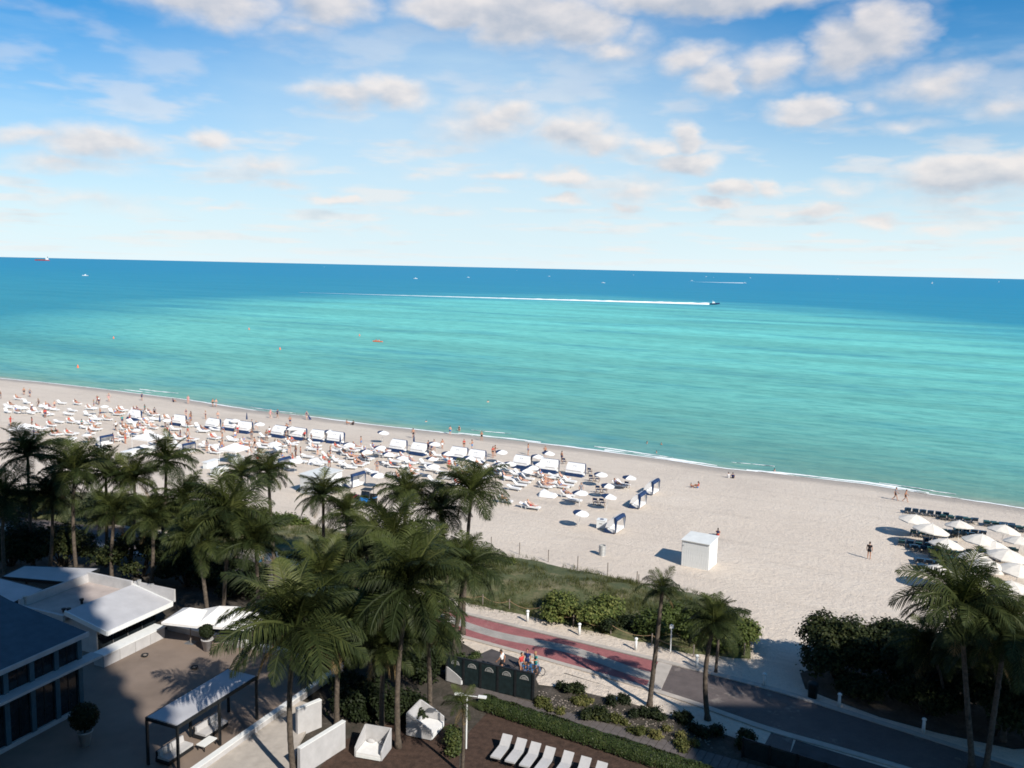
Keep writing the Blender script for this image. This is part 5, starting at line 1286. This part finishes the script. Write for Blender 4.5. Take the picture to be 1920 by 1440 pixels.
mb = MB(); mb.box((0, 0, .5), (.34, 1.3, .26)); part('body', mb, RED_PAINT, g)
for y in (-.55, .55): mb = MB(); mb.box((0, y, .68), (1.05, .6, .06)); part('fender', mb, RED_PAINT, g)
mb = MB(); mb.box((0, -.2, .76), (.3, .7, .14)); part('seat', mb, BLACK, g)
mb = MB(); mb.tube([(-.35, .28, 1.0), (-.1, .34, .95), (.1, .34, .95), (.35, .28, 1.0)], .02, 6); mb.tube([(0, .34, .95), (0, .45, .6)], .03, 6); part('handlebar', mb, BLACK, g)

# ------------------------------------------------------------------ garden loungers at the bottom
LG = [(950, 1382, 928, 1433), (977, 1390, 955, 1441), (1003, 1398, 982, 1449), (1030, 1407, 1009, 1458), (1064, 1416, 1044, 1467), (1096, 1427, 1076, 1478), (1126, 1437, 1106, 1488)]
for i, (hx, hy, fx, fy) in enumerate(LG):
    f_ = at(fx, fy); h_ = at(hx, hy, .8); d = (f_ - h_); d.z = 0; d.normalize(); c_ = f_ - d * 1.15
    LH.place('garden_lounger', (c_.x, c_.y, 1.22), face(d.x, d.y), 1.0, f"{['leftmost', 'second', 'third', 'fourth', 'fifth', 'sixth', 'seventh'][i]} pale lounger{'' if i == 0 else ' from the left'} in the row at the bottom edge", 'sun lounger', 'pale loungers in a row on brown mulch')
# ------------------------------------------------------------------ people: one continuous body, hair and clothes on top
def remeshed(mb, name, vox, ratio):
    me = mb.mesh('tmp'); o_ = bpy.data.objects.new('tmp', me); COL.objects.link(o_)
    r_ = o_.modifiers.new('r', 'REMESH'); r_.mode = 'VOXEL'; r_.voxel_size = vox
    s_ = o_.modifiers.new('s', 'SMOOTH'); s_.factor = .5; s_.iterations = 2
    d_ = o_.modifiers.new('d', 'DECIMATE'); d_.ratio = ratio
    dg = bpy.context.evaluated_depsgraph_get(); out_ = bpy.data.meshes.new_from_object(o_.evaluated_get(dg)); out_.name = name
    out_.polygons.foreach_set('use_smooth', [True] * len(out_.polygons))
    bpy.data.objects.remove(o_); bpy.data.meshes.remove(me); return out_
def mir(j):
    out_ = dict(j)
    for k_, v_ in j.items():
        if k_.endswith('L') and k_[:-1] + 'R' not in j: out_[k_[:-1] + 'R'] = (-v_[0], v_[1], v_[2])
    return {k_: Vector(v_) for k_, v_ in out_.items()}
POSES = {
 'stand': mir(dict(pel=(0, 0, .95), che=(0, .0, 1.30), nec=(0, 0, 1.48), hea=(0, .03, 1.63), shoL=(.185, 0, 1.42), elbL=(.26, -.02, 1.14), wriL=(.27, .08, .89), hipL=(.095, 0, .92), kneL=(.11, .03, .50), ankL=(.12, -.02, .09), toeL=(.14, .16, .035))),
 'hips': mir(dict(pel=(0, 0, .95), che=(0, .0, 1.30), nec=(0, 0, 1.48), hea=(.01, .04, 1.63), shoL=(.185, 0, 1.42), elbL=(.36, -.12, 1.2), wriL=(.20, .05, 1.05), elbR=(-.25, .08, 1.15), wriR=(-.22, .30, 1.2), hipL=(.095, 0, .92), kneL=(.12, .05, .50), ankL=(.14, 0, .09), toeL=(.17, .17, .035), kneR=(-.12, .0, .5), ankR=(-.16, -.06, .09), toeR=(-.2, .11, .035))),
 'walk': mir(dict(pel=(0, 0, .93), che=(0, .03, 1.28), nec=(0, .05, 1.46), hea=(0, .09, 1.61), shoL=(.185, .03, 1.40), elbL=(.24, -.14, 1.14), wriL=(.24, -.12, .89), elbR=(-.24, .15, 1.15), wriR=(-.22, .32, .97), hipL=(.095, 0, .90), kneL=(.10, .2, .52), ankL=(.10, .27, .11), toeL=(.11, .45, .06), kneR=(-.10, -.02, .48), ankR=(-.10, -.33, .16), toeR=(-.1, -.2, .04))),
 'sit': mir(dict(pel=(0, 0, .13), che=(0, -.10, .46), nec=(0, -.12, .65), hea=(0, -.08, .80), shoL=(.185, -.12, .59), elbL=(.24, .06, .38), wriL=(.16, .26, .42), hipL=(.095, .03, .13), kneL=(.14, .40, .42), ankL=(.13, .62, .08), toeL=(.14, .78, .04))),
 'recline': mir(dict(pel=(0, -.06, .53), che=(0, -.30, .78), nec=(0, -.43, .95), hea=(0, -.46, 1.10), shoL=(.185, -.40, .90), elbL=(.28, -.14, .66), wriL=(.22, .06, .54), hipL=(.095, -.02, .52), kneL=(.11, .40, .54), ankL=(.12, .82, .49), toeL=(.15, .90, .60))),
 'knees': mir(dict(pel=(0, -.06, .53), che=(0, -.30, .78), nec=(0, -.43, .95), hea=(0, -.45, 1.10), shoL=(.185, -.40, .90), elbL=(.27, -.12, .80), wriL=(.08, .05, .80), hipL=(.095, -.02, .52), kneL=(.12, .30, .80), ankL=(.13, .52, .48), toeL=(.14, .68, .45), kneR=(-.11, .39, .55), ankR=(-.12, .8, .49), toeR=(-.14, .88, .6))),
}
def torso(mb, J, k_=1.0, lo_=0, hi=1):
    p, c_, n_ = J['pel'], J['che'], J['nec']; X = (J['shoL'] - J['shoR']).normalized()
    def sec(q, d, rx_, ry_): Y = d.cross(X).normalized(); return (q, X * rx_ * k_, Y * ry_ * k_)
    d1 = (c_ - p).normalized(); d2 = (n_ - c_).normalized()
    S = [(-.10, .135, .10), (.0, .155, .115), (.35, .13, .095), (.7, .15, .105), (1.0, .165, .115)]
    secs = [sec(p + (c_ - p) * t_ if t_ >= 0 else p + d1 * t_, d1, a, b) for t_, a, b in S if lo_ <= max(0, t_) <= hi]
    if hi >= 1: secs += [sec(c_ + (n_ - c_) * .6, d2, .15, .095), sec(c_ + (n_ - c_) * .85, d2, .08, .07)]
    mb.loft(secs, 12)
def body_mesh(J, name):
    mb = MB(); torso(mb, J); n_, h = J['nec'], J['hea']; up = (h - n_).normalized()
    mb.tube([n_ - up * .06, h - up * .02], [.058, .052], 10)
    rot = Vector((0, 0, 1)).rotation_difference(up).to_matrix()
    mb.ell(h + up * .02, (.078, .098, .122), 14, 10, rot)
    mb.ell(h + rot @ Vector((0, .10, -.005)), (.017, .022, .026), 8, 5, rot)          # nose
    mb.ell(h + rot @ Vector((0, .075, -.07)), (.035, .026, .03), 8, 5, rot)           # chin and mouth
    for s in (-1, 1): mb.ell(h + rot @ Vector((s * .082, -.005, .0)), (.014, .024, .034), 8, 5, rot)
    for s in 'LR':
        sh, el_, wr = J['sho' + s], J['elb' + s], J['wri' + s]; mb.ell(sh, (.062, .062, .06), 10, 6)
        mb.tube([sh, sh.lerp(el_, .5), el_, el_.lerp(wr, .35), wr], [.055, .05, .042, .043, .028], 10)
        d = (wr - el_).normalized(); sx = 1 if s == 'L' else -1
        lat = d.cross(Vector((sx, 0, .2))).normalized(); nn = lat.cross(d).normalized()
        pc = wr + d * .055; rotp = Matrix((lat, d, nn)).transposed(); mb.box(pc, (.078, .10, .03), rotp)
        for k_, ln in enumerate((.062, .075, .08, .07)):
            b = wr + d * .10 + lat * (-.033 + .022 * k_); mb.tube([b - d * .015, b + d * ln * .55 - nn * .004, b + d * ln - nn * .02], [.0105, .0095, .008], 6)
        th = wr + d * .035 - lat * .04; mb.tube([th, th + (d * .5 - lat * .8).normalized() * .04, th + (d * .9 - lat * .5).normalized() * .075], [.014, .012, .009], 6)
        hp, kn, an, to = J['hip' + s], J['kne' + s], J['ank' + s], J['toe' + s]
        mb.tube([hp + (hp - kn).normalized() * .04, hp.lerp(kn, .35), kn, kn.lerp(an, .3), an], [.088, .078, .055, .058, .036], 12)
        f = (to - an); mb.tube([an - f * .25 - Vector((0, 0, .02)) * (f.z < 0), an.lerp(to, .5), to], [.036, .042, .03], 8)
        mb.ell(kn, (.052, .054, .055), 8, 6)
    return remeshed(mb, name, .0125, .16)
def hair_mesh(J, long=False):
    mb = MB(); h, n_ = J['hea'], J['nec']; up = (h - n_).normalized(); rot = Vector((0, 0, 1)).rotation_difference(up).to_matrix()
    mb.ell(h + up * .055 + rot @ Vector((0, -.022, 0)), (.088, .098, .10), 12, 8, rot)
    mb.ell(h + rot @ Vector((0, -.05, -.01)), (.08, .065, .09), 10, 7, rot)
    if long: mb.ell(h + rot @ Vector((0, -.075, -.11)), (.075, .04, .13), 10, 7, rot)
    return remeshed(mb, 'hair', .016, .3)
def shorts_mesh(J, ln=.42):
    mb = MB(); torso(mb, J, 1.07, 0, .35)
    for s in 'LR':
        hp, kn = J['hip' + s], J['kne' + s]; mb.tube([hp + (hp - kn).normalized() * .06, hp.lerp(kn, ln * .5), hp.lerp(kn, ln)], [.102, .098, .094], 12)
    return remeshed(mb, 'shorts', .02, .3)
def top_mesh(J, sleeves=True):
    mb = MB(); torso(mb, J, 1.08, .2 if sleeves else .6, 1)
    if sleeves:
        for s in 'LR': sh, e_ = J['sho' + s], J['elb' + s]; mb.tube([sh + (sh - e_).normalized() * .03, sh.lerp(e_, .55)], [.07, .062], 10)
    return remeshed(mb, 'top', .02, .3)
PK = {}
for nm, J in POSES.items():
    bm_ = body_mesh(J, 'person_' + nm); bm_.materials.append(SKIN[1]); hs, hl = hair_mesh(J), hair_mesh(J, True); sh_, br, ts = shorts_mesh(J), shorts_mesh(J, .06), None
    tp, tk = top_mesh(J), top_mesh(J, False)
    for m_ in (hs, hl): m_.materials.append(HAIR[0])
    for m_ in (sh_, br, tp, tk): m_.materials.append(CLOTH['navy'])
    for var in ('bare', 'bikini', 'shirt'):
        k_ = Kit().body(bm_, SKIN[1]); k_.add('hair', hl if var == 'bikini' else hs, HAIR[0])
        k_.add('shorts', br if var == 'bikini' else sh_, CLOTH['navy'])
        if var == 'bikini': k_.add('top', tk, CLOTH['navy'])
        if var == 'shirt': k_.add('top', tp, CLOTH['white'])
        PK[nm, var] = k_
pr_ = random.Random(77)
VERB = {'stand': 'standing', 'hips': 'standing', 'walk': 'walking', 'sit': 'sitting', 'recline': 'lying', 'knees': 'lying'}
def person(pose, var, pos, rz, sh='navy', tp='white', label=None, skin=1, hair=0, scale=None, place=None):
    s = scale or pr_.uniform(.93, 1.04)
    mats = {'body': SKIN[skin], 'hair': HAIR[hair], 'shorts': CLOTH[sh], 'top': CLOTH[tp]}
    if pose in ('recline', 'knees'): s = 1.0
    o_ = PK[pose, var].place('person', pos, rz, s, label, 'person', None, mats)
    if not label:
        wear = f'{sh} shorts' if var == 'bare' else (f'{sh} swimwear' if var == 'bikini' else f'{tp} top')
        o_['group'] = 'people on the beach'; later(o_, f'person in {wear} {place or VERB[pose]}', pos)
    return o_
def gpos(px, py): return at(px, py)
# named people
person('stand', 'shirt', gpos(1629, 1048), face(.6, .8), 'black', 'black', 'person in black walking alone on the open sand right of the shed', 1, 0, 1.04)
person('walk', 'shirt', gpos(1678, 938), face(.9, -.3), 'black', 'grey', 'left person of the pair strolling at the waterline near the cream umbrellas', 1, 0)
person('walk', 'bare', gpos(1697, 941), face(.9, -.3), 'black', 'black', 'right person of the pair strolling at the waterline near the cream umbrellas', 1, 0)
person('hips', 'bare', gpos(903, 826), face(-.3, -.9), 'black', 'black', 'person in black shorts standing on wet sand above the row cabanas', 1, 0)
person('stand', 'bare', at(844, 814), face(.4, .8), 'blue', 'white', 'left of two bathers wading, in blue shorts, above the row cabanas', 0, 0).location.z -= .25
person('stand', 'bikini', at(861, 810), face(-.5, -.8), 'black', 'black', 'right of two bathers wading, in a black swimsuit, above the row cabanas', 0, 0).location.z -= .45
person('walk', 'bikini', gpos(575, 787), face(.5, -.8), 'navy', 'navy', 'person carrying a dark wrap on the wet sand above the cabana row', 0, 1)
mb = MB(); mb.add([(0, 0, .95), (.12, 0, 1.0), (.75, .1, .05), (.3, -.12, .05), (.3, .12, .05)], [(0, 3, 2), (0, 2, 1), (0, 4, 3), (1, 2, 4), (1, 4, 0), (2, 3, 4)])
q = gpos(577, 787); tag(link('beach_wrap', mb.mesh('beach_wrap'), CLOTH['navy']), 'dark wrap held by the walker on the wet sand', 'wrap').location = q
person('walk', 'bikini', gpos(507, 784), face(.9, -.3), 'pink', 'pink', 'person in pink on the wet sand left of one in dark clothes', 0, 1)
person('walk', 'shirt', gpos(520, 784), face(.9, -.3), 'black', 'navy', 'person in dark clothes walking on the wet sand beside one in pink', 1, 0)
person('hips', 'bare', gpos(544, 797), face(.2, -.9), 'navy', 'white', 'person in navy shorts standing seaward of the cabana row near the walkers', 1, 0)
person('walk', 'bare', gpos(399, 763), face(.7, -.5), 'black', 'black', 'left of two people close together on the wet sand at the left', 1, 0)
person('walk', 'bare', gpos(405, 763), face(.7, -.5), 'grey', 'black', 'right of two people close together on the wet sand at the left', 0, 0)
person('stand', 'bikini', gpos(353, 757), face(0, 1), 'pink', 'pink', 'single person in pink standing at the waterline at the left', 0, 1)
person('walk', 'shirt', gpos(266, 751), face(.8, -.3), 'navy', 'navy', 'single person in navy walking along the waterline at the left', 1, 0)
person('walk', 'bikini', gpos(204, 753), face(.8, -.3), 'pink', 'grey', 'leftmost person walking along the waterline', 0, 1)
person('sit', 'shirt', gpos(325, 754), face(.5, .8), 'black', 'navy', 'person sitting by the waterline at the left', 1, 0)
person('sit', 'bare', gpos(651, 796), face(.5, .8), 'grey', 'grey', 'left of two people crouching at the waterline above the cabana row', 1, 0)
person('sit', 'shirt', gpos(662, 797), face(-.5, .8), 'black', 'black', 'right of two people crouching at the waterline above the cabana row', 1, 0)
person('sit', 'bare', gpos(1296, 914), face(.6, .6), 'navy', 'navy', 'smaller of two people sitting on open sand between the shed and the sea', 1, 0, .7)
person('sit', 'bikini', gpos(1308, 915), face(-.7, .4), 'blue', 'red', 'larger of two people sitting on open sand between the shed and the sea', 1, 0)
person('sit', 'shirt', gpos(1366, 896), face(.4, .9), 'white', 'white', 'person in white sitting near the waterline beyond the shed', 0, 0)
person('sit', 'shirt', gpos(1374, 897), face(.4, .9), 'black', 'navy', 'person in dark clothes sitting near the waterline beyond the shed', 1, 0)
person('sit', 'bikini', gpos(1346, 1004), face(.3, .9), 'red', 'navy', 'person sitting on the sand just behind the large white shed', 1, 0)
person('hips', 'bikini', gpos(707, 886), face(.3, -.9), 'grey', 'grey', None, 1, 1)
person('stand', 'bikini', gpos(842, 881), face(.3, -.9), 'red', 'red', None, 1, 0)
person('walk', 'bare', gpos(829, 842), face(.5, -.5), 'white', 'white', None, 1, 0)
for i, (px, py) in enumerate(((803, 846), (809, 848), (814, 845), (924, 858), (928, 855), (990, 853), (1022, 856), (677, 838), (775, 822), (870, 842), (885, 845), (1053, 866))):
    person(pr_.choice(['hips', 'stand', 'walk']), pr_.choice(['bare', 'bikini']), gpos(px, py), pr_.uniform(0, 6), pr_.choice(['black', 'navy', 'red', 'blue']), pr_.choice(['black', 'red', 'navy']), None, 1, 0)
person('stand', 'shirt', gpos(1089, 930), face(.2, -.9), 'grey', 'grey', 'person in grey standing behind a navy umbrella, left of the folding chairs', 1, 0)
for (px, py, lb) in ((799, 791, 'swimmer with head and shoulders above water, nearest the cabana row'), (915, 754, 'swimmer farthest out, above the tall central palm'), (1213, 832, 'left swimmer of the three off the open sand'), (1231, 850, 'swimmer nearest the foam off the open sand'), (1240, 834, 'small swimmer right of the two others off the open sand'), (1452, 884, 'swimmer close to the waterline beyond the shed')):
    q = atz(px, py, 0); person('stand', 'bare', (q.x, q.y, -1.28), pr_.uniform(0, 6), 'navy', 'navy', lb, pr_.choice([0, 1]), 0)
for i in range(70):                               # people on their feet in the crowd at the left
    x = pr_.uniform(0, 640); y = pr_.uniform(y_up(x) - 10, y_low(x) + 3)
    person(pr_.choice(['hips', 'stand', 'walk', 'walk']), pr_.choice(['bare', 'bikini', 'shirt']), gpos(x, y), pr_.uniform(0, 6), pr_.choice(['black', 'navy', 'blue', 'grey', 'red']), pr_.choice(['white', 'navy', 'red', 'grey', 'teal']), None, pr_.choice([0, 1, 1, 2]), pr_.choice([0, 0, 1]))
person('sit', 'bare', gpos(942, 944), SUNW, 'navy', 'navy', 'person sitting on the end of a lounger beside the tall central palm', 1, 0).location.z += .36
for (pos, rz, o_) in LOUNGES:                     # sunbathers
    occ = pr_.random() < .66 and any(c_.data == LK.parts[-1][1] for c_ in o_.children)
    later(o_, 'occupied white sun lounger' if occ else 'empty white sun lounger', pos)
    if occ:
        person(pr_.choice(['recline', 'recline', 'knees']), pr_.choice(['bare', 'bikini', 'bikini']), (pos[0], pos[1], pos[2]), rz, pr_.choice(['black', 'navy', 'blue', 'red', 'teal']), pr_.choice(['black', 'navy', 'red', 'blue']), None, pr_.choice([0, 1, 1]), pr_.choice([0, 0, 1]))
# people on the asphalt path and the promenade
person('walk', 'shirt', gpos(941, 1262), face(-.9, .2), 'black', 'white', 'person in a white shirt and dark cap walking behind the black fence', 1, 0)
person('stand', 'shirt', gpos(977, 1266), face(.6, -.5), 'grey', 'red', 'person in red and grey beside the bicycles on the asphalt path', 1, 0)
person('stand', 'shirt', gpos(988, 1258), face(-.3, -.9), 'navy', 'navy', 'person in navy holding a bicycle at the edge of the promenade', 1, 0)
person('hips', 'shirt', gpos(1004, 1262), face(-.8, -.4), 'teal', 'teal', 'person in teal with a pale hat next to the bicycles', 1, 1)
person('walk', 'shirt', gpos(489, 1068), face(-.9, .4), 'blue', 'white', 'person in white seen between palms on the promenade at the left', 1, 0)
bike = Kit()
for y in (-.52, .52):
    mb = MB(); tor = [(0, y + .33 * math.cos(a), .34 + .33 * math.sin(a)) for a in [2 * math.pi * k_ / 20 for k_ in range(21)]]; mb.tube(tor, .022, 6); w_ = bike.add('wheel', mb, RUBBER)
    mb = MB()
    for k_ in range(8): a = math.pi * k_ / 8; mb.tube([(0, y - .31 * math.cos(a), .34 - .31 * math.sin(a)), (0, y + .31 * math.cos(a), .34 + .31 * math.sin(a))], .003, 3)
    bike.add('spokes', mb, STEEL, w_)
mb = MB()
for a, b in (((0, -.52, .34), (0, -.06, .32)), ((0, -.06, .32), (0, -.2, .82)), ((0, -.06, .32), (0, .38, .78)), ((0, -.18, .74), (0, .38, .78)), ((0, -.52, .34), (0, -.18, .74)), ((0, .52, .34), (0, .36, .95))): mb.tube([a, b], .018, 6)
bike.add('frame', mb, BLUE_PAINT)
mb = MB(); mb.ell((0, -.22, .88), (.07, .14, .035), 10, 6); bike.add('saddle', mb, BLACK)
mb = MB(); mb.tube([(-.28, .26, 1.02), (-.12, .37, .98), (.12, .37, .98), (.28, .26, 1.02)], .014, 6); bike.add('handlebar', mb, BLACK)
mb = MB(); mb.lathe([(.09, -.01), (.09, .01)], 12, (0, 0, 0)); mb.bar((-.03, .02, 0), (-.03, .16, 0), .02, .02); bike.add('crank', mb, STEEL, loc=(.03, -.06, .32), rot=(0, math.pi / 2, 0))
bike.place('bicycle', at(985, 1268), face(.9, -.3), 1.05, 'left bicycle in the group of people on the asphalt path', 'bicycle')
bike.place('bicycle', at(999, 1266), face(.9, -.2), 1.05, 'right bicycle in the group of people on the asphalt path', 'bicycle')

# ------------------------------------------------------------------ boats, wakes, buoys
def hull(L_, b, h, dk=.0):
    mb = MB(); secs = []; n_ = 9
    for i in range(n_):
        k_ = i / (n_ - 1); y = -L_ / 2 + L_ * k_; w = b / 2 * (1 - max(0, (k_ - .45) / .55) ** 2.2) + .02; zt = h * (1 + .35 * k_ ** 2); kl = -.15 * h + .5 * h * max(0, k_ - .7)
        secs.append([(-w, y, zt), (-w * .78, y, h * .15), (0, y, kl), (w * .78, y, h * .15), (w, y, zt)])
    for s_ in secs: mb.v += s_
    for i in range(n_ - 1):
        for j in range(4): a = i * 5 + j; mb.f.append((a, a + 1, a + 6, a + 5)); mb.mi.append(0)
        mb.f.append((i * 5 + 4, i * 5, i * 5 + 5, i * 5 + 9)); mb.mi.append(0)
    mb.f.append((0, 1, 2, 3, 4)[::-1]); mb.mi.append(0); return mb
def boat_kit(L_, hm):
    k_ = Kit(); b = L_ * .3; h = L_ * .1; k_.add('hull', hull(L_, b, h), hm)
    mb = MB(); mb.add([(-b * .32, -L_ * .12, h), (b * .32, -L_ * .12, h), (b * .3, L_ * .14, h), (-b * .3, L_ * .14, h), (-b * .27, -L_ * .1, h + L_ * .13), (b * .27, -L_ * .1, h + L_ * .13), (b * .22, L_ * .06, h + L_ * .13), (-b * .22, L_ * .06, h + L_ * .13)], [(4, 5, 6, 7), (0, 1, 5, 4), (1, 2, 6, 5), (2, 3, 7, 6), (3, 0, 4, 7)]); c_ = k_.add('cabin', mb, WHITE)
    mb = MB(); mb.box((0, L_ * .115, h + L_ * .075), (b * .42, .05, L_ * .06), Matrix.Rotation(.55, 3, 'X')); k_.add('windscreen', mb, GLASS, c_)
    mb = MB(); mb.tube([(0, -L_ * .05, h + L_ * .13), (0, -L_ * .08, h + L_ * .28)], .03 * L_ / 6, 5); k_.add('mast', mb, WHITE, c_)
    mb = MB(); mb.box((0, -L_ * .52, h * .6), (b * .25, L_ * .06, h * 1.1)); k_.add('outboard_motor', mb, BLACK); return k_
BW_ = boat_kit(8, WHITE); BD = boat_kit(11, NAVY)
def sail_kit():
    k_ = Kit(); k_.add('hull', hull(8, 2.3, .8), WHITE)
    mb = MB(); mb.tube([(0, .5, .8), (0, .5, 10.5)], .07, 6); k_.add('mast', mb, STEEL)
    mb = MB(); mb.add([(.0, .4, 1.7), (.0, -3.2, 1.9), (0, .42, 10.2), (.25, -1.4, 3.5)], [(0, 1, 3), (1, 2, 3), (2, 0, 3)]); k_.add('mainsail', mb, WHITE_CLOTH)
    mb = MB(); mb.add([(0, .7, 1.4), (0, 3.7, 1.2), (0, .6, 8.6), (.2, 1.6, 3)], [(0, 1, 3), (1, 2, 3), (2, 0, 3)]); k_.add('jib', mb, WHITE_CLOTH); return k_
BS = sail_kit()
BO = [(160, 512, 1.3, 'white motor boat off the left part of the shore'), (779, 526, 1.1, 'white boat off the centre, left of another white one'), (878, 524, .9, 'white boat right of the first central one'), (969, 511, 1.2, 'tiny white boat on the horizon at the centre'), (1030, 522, .9, 'small white boat above the middle of the long wake'), (1131, 534, 1.1, 'white boat lowest on the water above the long wake'), (1188, 519, 1.1, 'tiny white boat on the horizon left of the short wake'), (1297, 529, 1.0, 'white boat at the left end of the short wake'), (1324, 521, 1.3, 'white boat just above the short wake'), (1338, 522, .8, 'tiny white boat right beside the one above the short wake'), (1407, 522, 1.3, 'white boat right of the short wake'), (1571, 521, 1.4, 'white boat far out between the short wake and the sailing boats'), (608, 503, 1.0, 'tiny white boat on the horizon above the left of the long wake')]
for (px, py, s, lb) in BO:
    q = at_sea(px, py); BW_.place('motor_boat', (q.x, q.y, 0), R(pr_.choice([70, 100, -80, -110])), s, lb, 'boat', 'white boats far out at sea')
for (px, py, s, lb) in ((1748, 527, 1.0, 'small sailing boat far out at the right'), (1873, 522, 1.1, 'tiny sailing boat far out next to the right edge')):
    q = at_sea(px, py); BS.place('sailing_boat', (q.x, q.y, 0), R(60), s, lb, 'sailing boat', 'sailing boats far out at sea')
def wake(p0, p1, w0, w1, h0, label, seed):
    a, b = at_sea(*p0), at_sea(*p1); d = b - a; L_ = d.length; d.normalize(); n_ = Vector((-d.y, d.x, 0)); r2 = random.Random(seed); mb = MB(); N = 160; pr = None
    for i in range(N + 1):
        k_ = i / N; c_ = a + d * L_ * k_; w = w0 + (w1 - w0) * k_ ** .7; w *= 1 + .35 * mnoise.noise((k_ * 40, seed, 0)); hh = h0 * (1 - k_) ** 1.5 * (1 + .5 * mnoise.noise((k_ * 60, seed, 3))) + .06
        cur = [tuple(c_ + n_ * w * u_ + Vector((0, 0, z_))) for u_, z_ in ((-.5, .03), (-.2, hh * .6), (0, hh), (.2, hh * .6), (.5, .03))]
        mb.v += cur
        if i:
            o_ = (i - 1) * 5
            for j in range(4): mb.f.append((o_ + j, o_ + 5 + j, o_ + 6 + j, o_ + j + 1)); mb.mi.append(0)
    tag(link('boat_wake', mb.mesh('boat_wake', True), FOAM), label, 'wake', kind='stuff')
    return a, d
a, d = wake((1330, 573), (560, 550), 7.5, .8, 1.5, 'long white wake stretching far left behind the dark speedboat', 2)
q = a - d * 4.0; BD.place('speedboat', (q.x, q.y, .25), face(-d.x, -d.y), 1.0, 'dark speedboat racing right at the head of the long wake', 'speedboat', rot=(R(4), 0, face(-d.x, -d.y)))
a, d = wake((1394, 532), (1290, 531), 11, 8, 1.3, 'short white wake near the horizon at the right', 5)
q = a - d * 3; BW_.place('motor_boat', (q.x, q.y, .2), face(-d.x, -d.y), 1.2, 'white boat at the right end of the short wake', 'boat', 'white boats far out at sea')
# freighter hull-down at the left
sh = Kit(); sh.add('hull', hull(150, 24, 10), RED_PAINT)
mb = MB(); mb.box((0, -55, 20), (20, 16, 20)); sh.add('bridge', mb, WHITE); mb = MB(); mb.box((0, 5, 13), (20, 80, 8)); sh.add('deck_cargo', mb, GREYWOOD); mb = MB(); mb.tube([(0, -62, 28), (0, -62, 40)], 3, 8); sh.add('funnel', mb, NAVY)
dv = ray(78, 475 + 6.0); dv.z = 0; q = dv.normalized() * 9500; sh.place('freighter', (q.x, q.y, -2), R(80), 1, 'reddish freighter on the horizon at the far left', 'ship')
buoy = Kit(); mb = MB(); mb.lathe([(.1, -.3), (.42, -.1), (.45, .25), (.3, .5), (.2, 1.0), (.05, 1.35)], 12); buoy.add('float', mb, ORANGE, smooth=True); mb = MB(); mb.lathe([(.21, .75), (.19, .95)], 12); buoy.add('band', mb, WHITE)
for (px, py, lb) in ((213, 632, 'orange buoy at the left, farther from the shore'), (146, 687, 'orange buoy nearest the left end of the beach'), (467, 618, 'orange buoy farthest right of the outer ones at the left'), (525, 656, 'orange buoy left of the paddling craft'), (674, 632, 'small orange buoy just above the paddling craft')):
    q = at_sea(px, py); buoy.place('buoy', (q.x, q.y, 0), 0, .65, lb, 'buoy', 'orange buoys marking the bathing area')
q = at_sea(708, 643); g = thing('kayak', 'orange and white double kayak floating off the crowded beach', 'kayak', (q.x, q.y, .0), R(75))
part('hull', hull(4.2, .85, .35), ORANGE, g)
mb = MB(); mb.box((0, .1, .32), (.5, 2.2, .1)); part('deck', mb, WHITE, g)
for (y, lb, sk) in ((-.6, 'rear paddler sitting in the orange kayak', 0), (.6, 'front paddler sitting in the orange kayak', 1)):
    p = q + Vector((-math.sin(R(75)) * y, math.cos(R(75)) * y, .25)); person('sit', 'bare', p, R(75), 'red', 'red', lb, sk, 0)
finish_labels()
# ------------------------------------------------------------------ unseen towers added behind the viewpoint, sized to shade the lower corners
def tower(label, x0, x1, y0, depth, H):
    g_ = thing('shade_tower', label, 'building', ((x0 + x1) / 2, y0 - depth / 2, 1.2)); w = x1 - x0; fl = 3.1
    mb = MB(); mb.box((0, 0, H / 2), (w, depth, H)); part('wall', mb, WALLW, g_)
    mb = MB(); mb.box((0, 0, H + .2), (w + .6, depth + .6, .4)); rf_ = part('roof', mb, ROOFW, g_)
    mb = MB(); mb.box((0, 0, H + 1.9), (w * .3, depth * .5, 3.0)); part('plant_room', mb, WALLW, rf_)
    nb = int(w / 4.2); sm_ = MB(); sm_.box((0, 0, 0), (w - .4, 1.1, .16)); slab = sm_.mesh('balcony'); slab.materials.append(WHITE)
    rm_ = MB(); rm_.box((0, 0, 0), (w - .5, .05, .95)); rail = rm_.mesh('railing'); rail.materials.append(GLASS)
    wm_ = MB()
    for i in range(nb): wm_.box((-w / 2 + (i + .5) * w / nb, 0, 0), (w / nb - 1.2, .08, 2.2))
    band = wm_.mesh('window_row'); band.materials.append(GLASS)
    for k_ in range(1, int(H / fl)):
        z = k_ * fl
        o_ = link('window_row', band, None, g_); o_.location = (0, depth / 2 + .03, z + 1.25)
        if y0 + 1.2 < -1.5:
            o_ = link('balcony', slab, None, g_); o_.location = (0, depth / 2 + .56, z); r2 = link('railing', rail, None, o_); r2.location = (0, .5, .57)
tower('tall white unseen tower added behind the viewpoint to shade the lower left', -85, 20, -6, 18, 95)
tower('lower white unseen tower added behind the viewpoint to shade the lower right', 57, 125, -6, 18, 58)
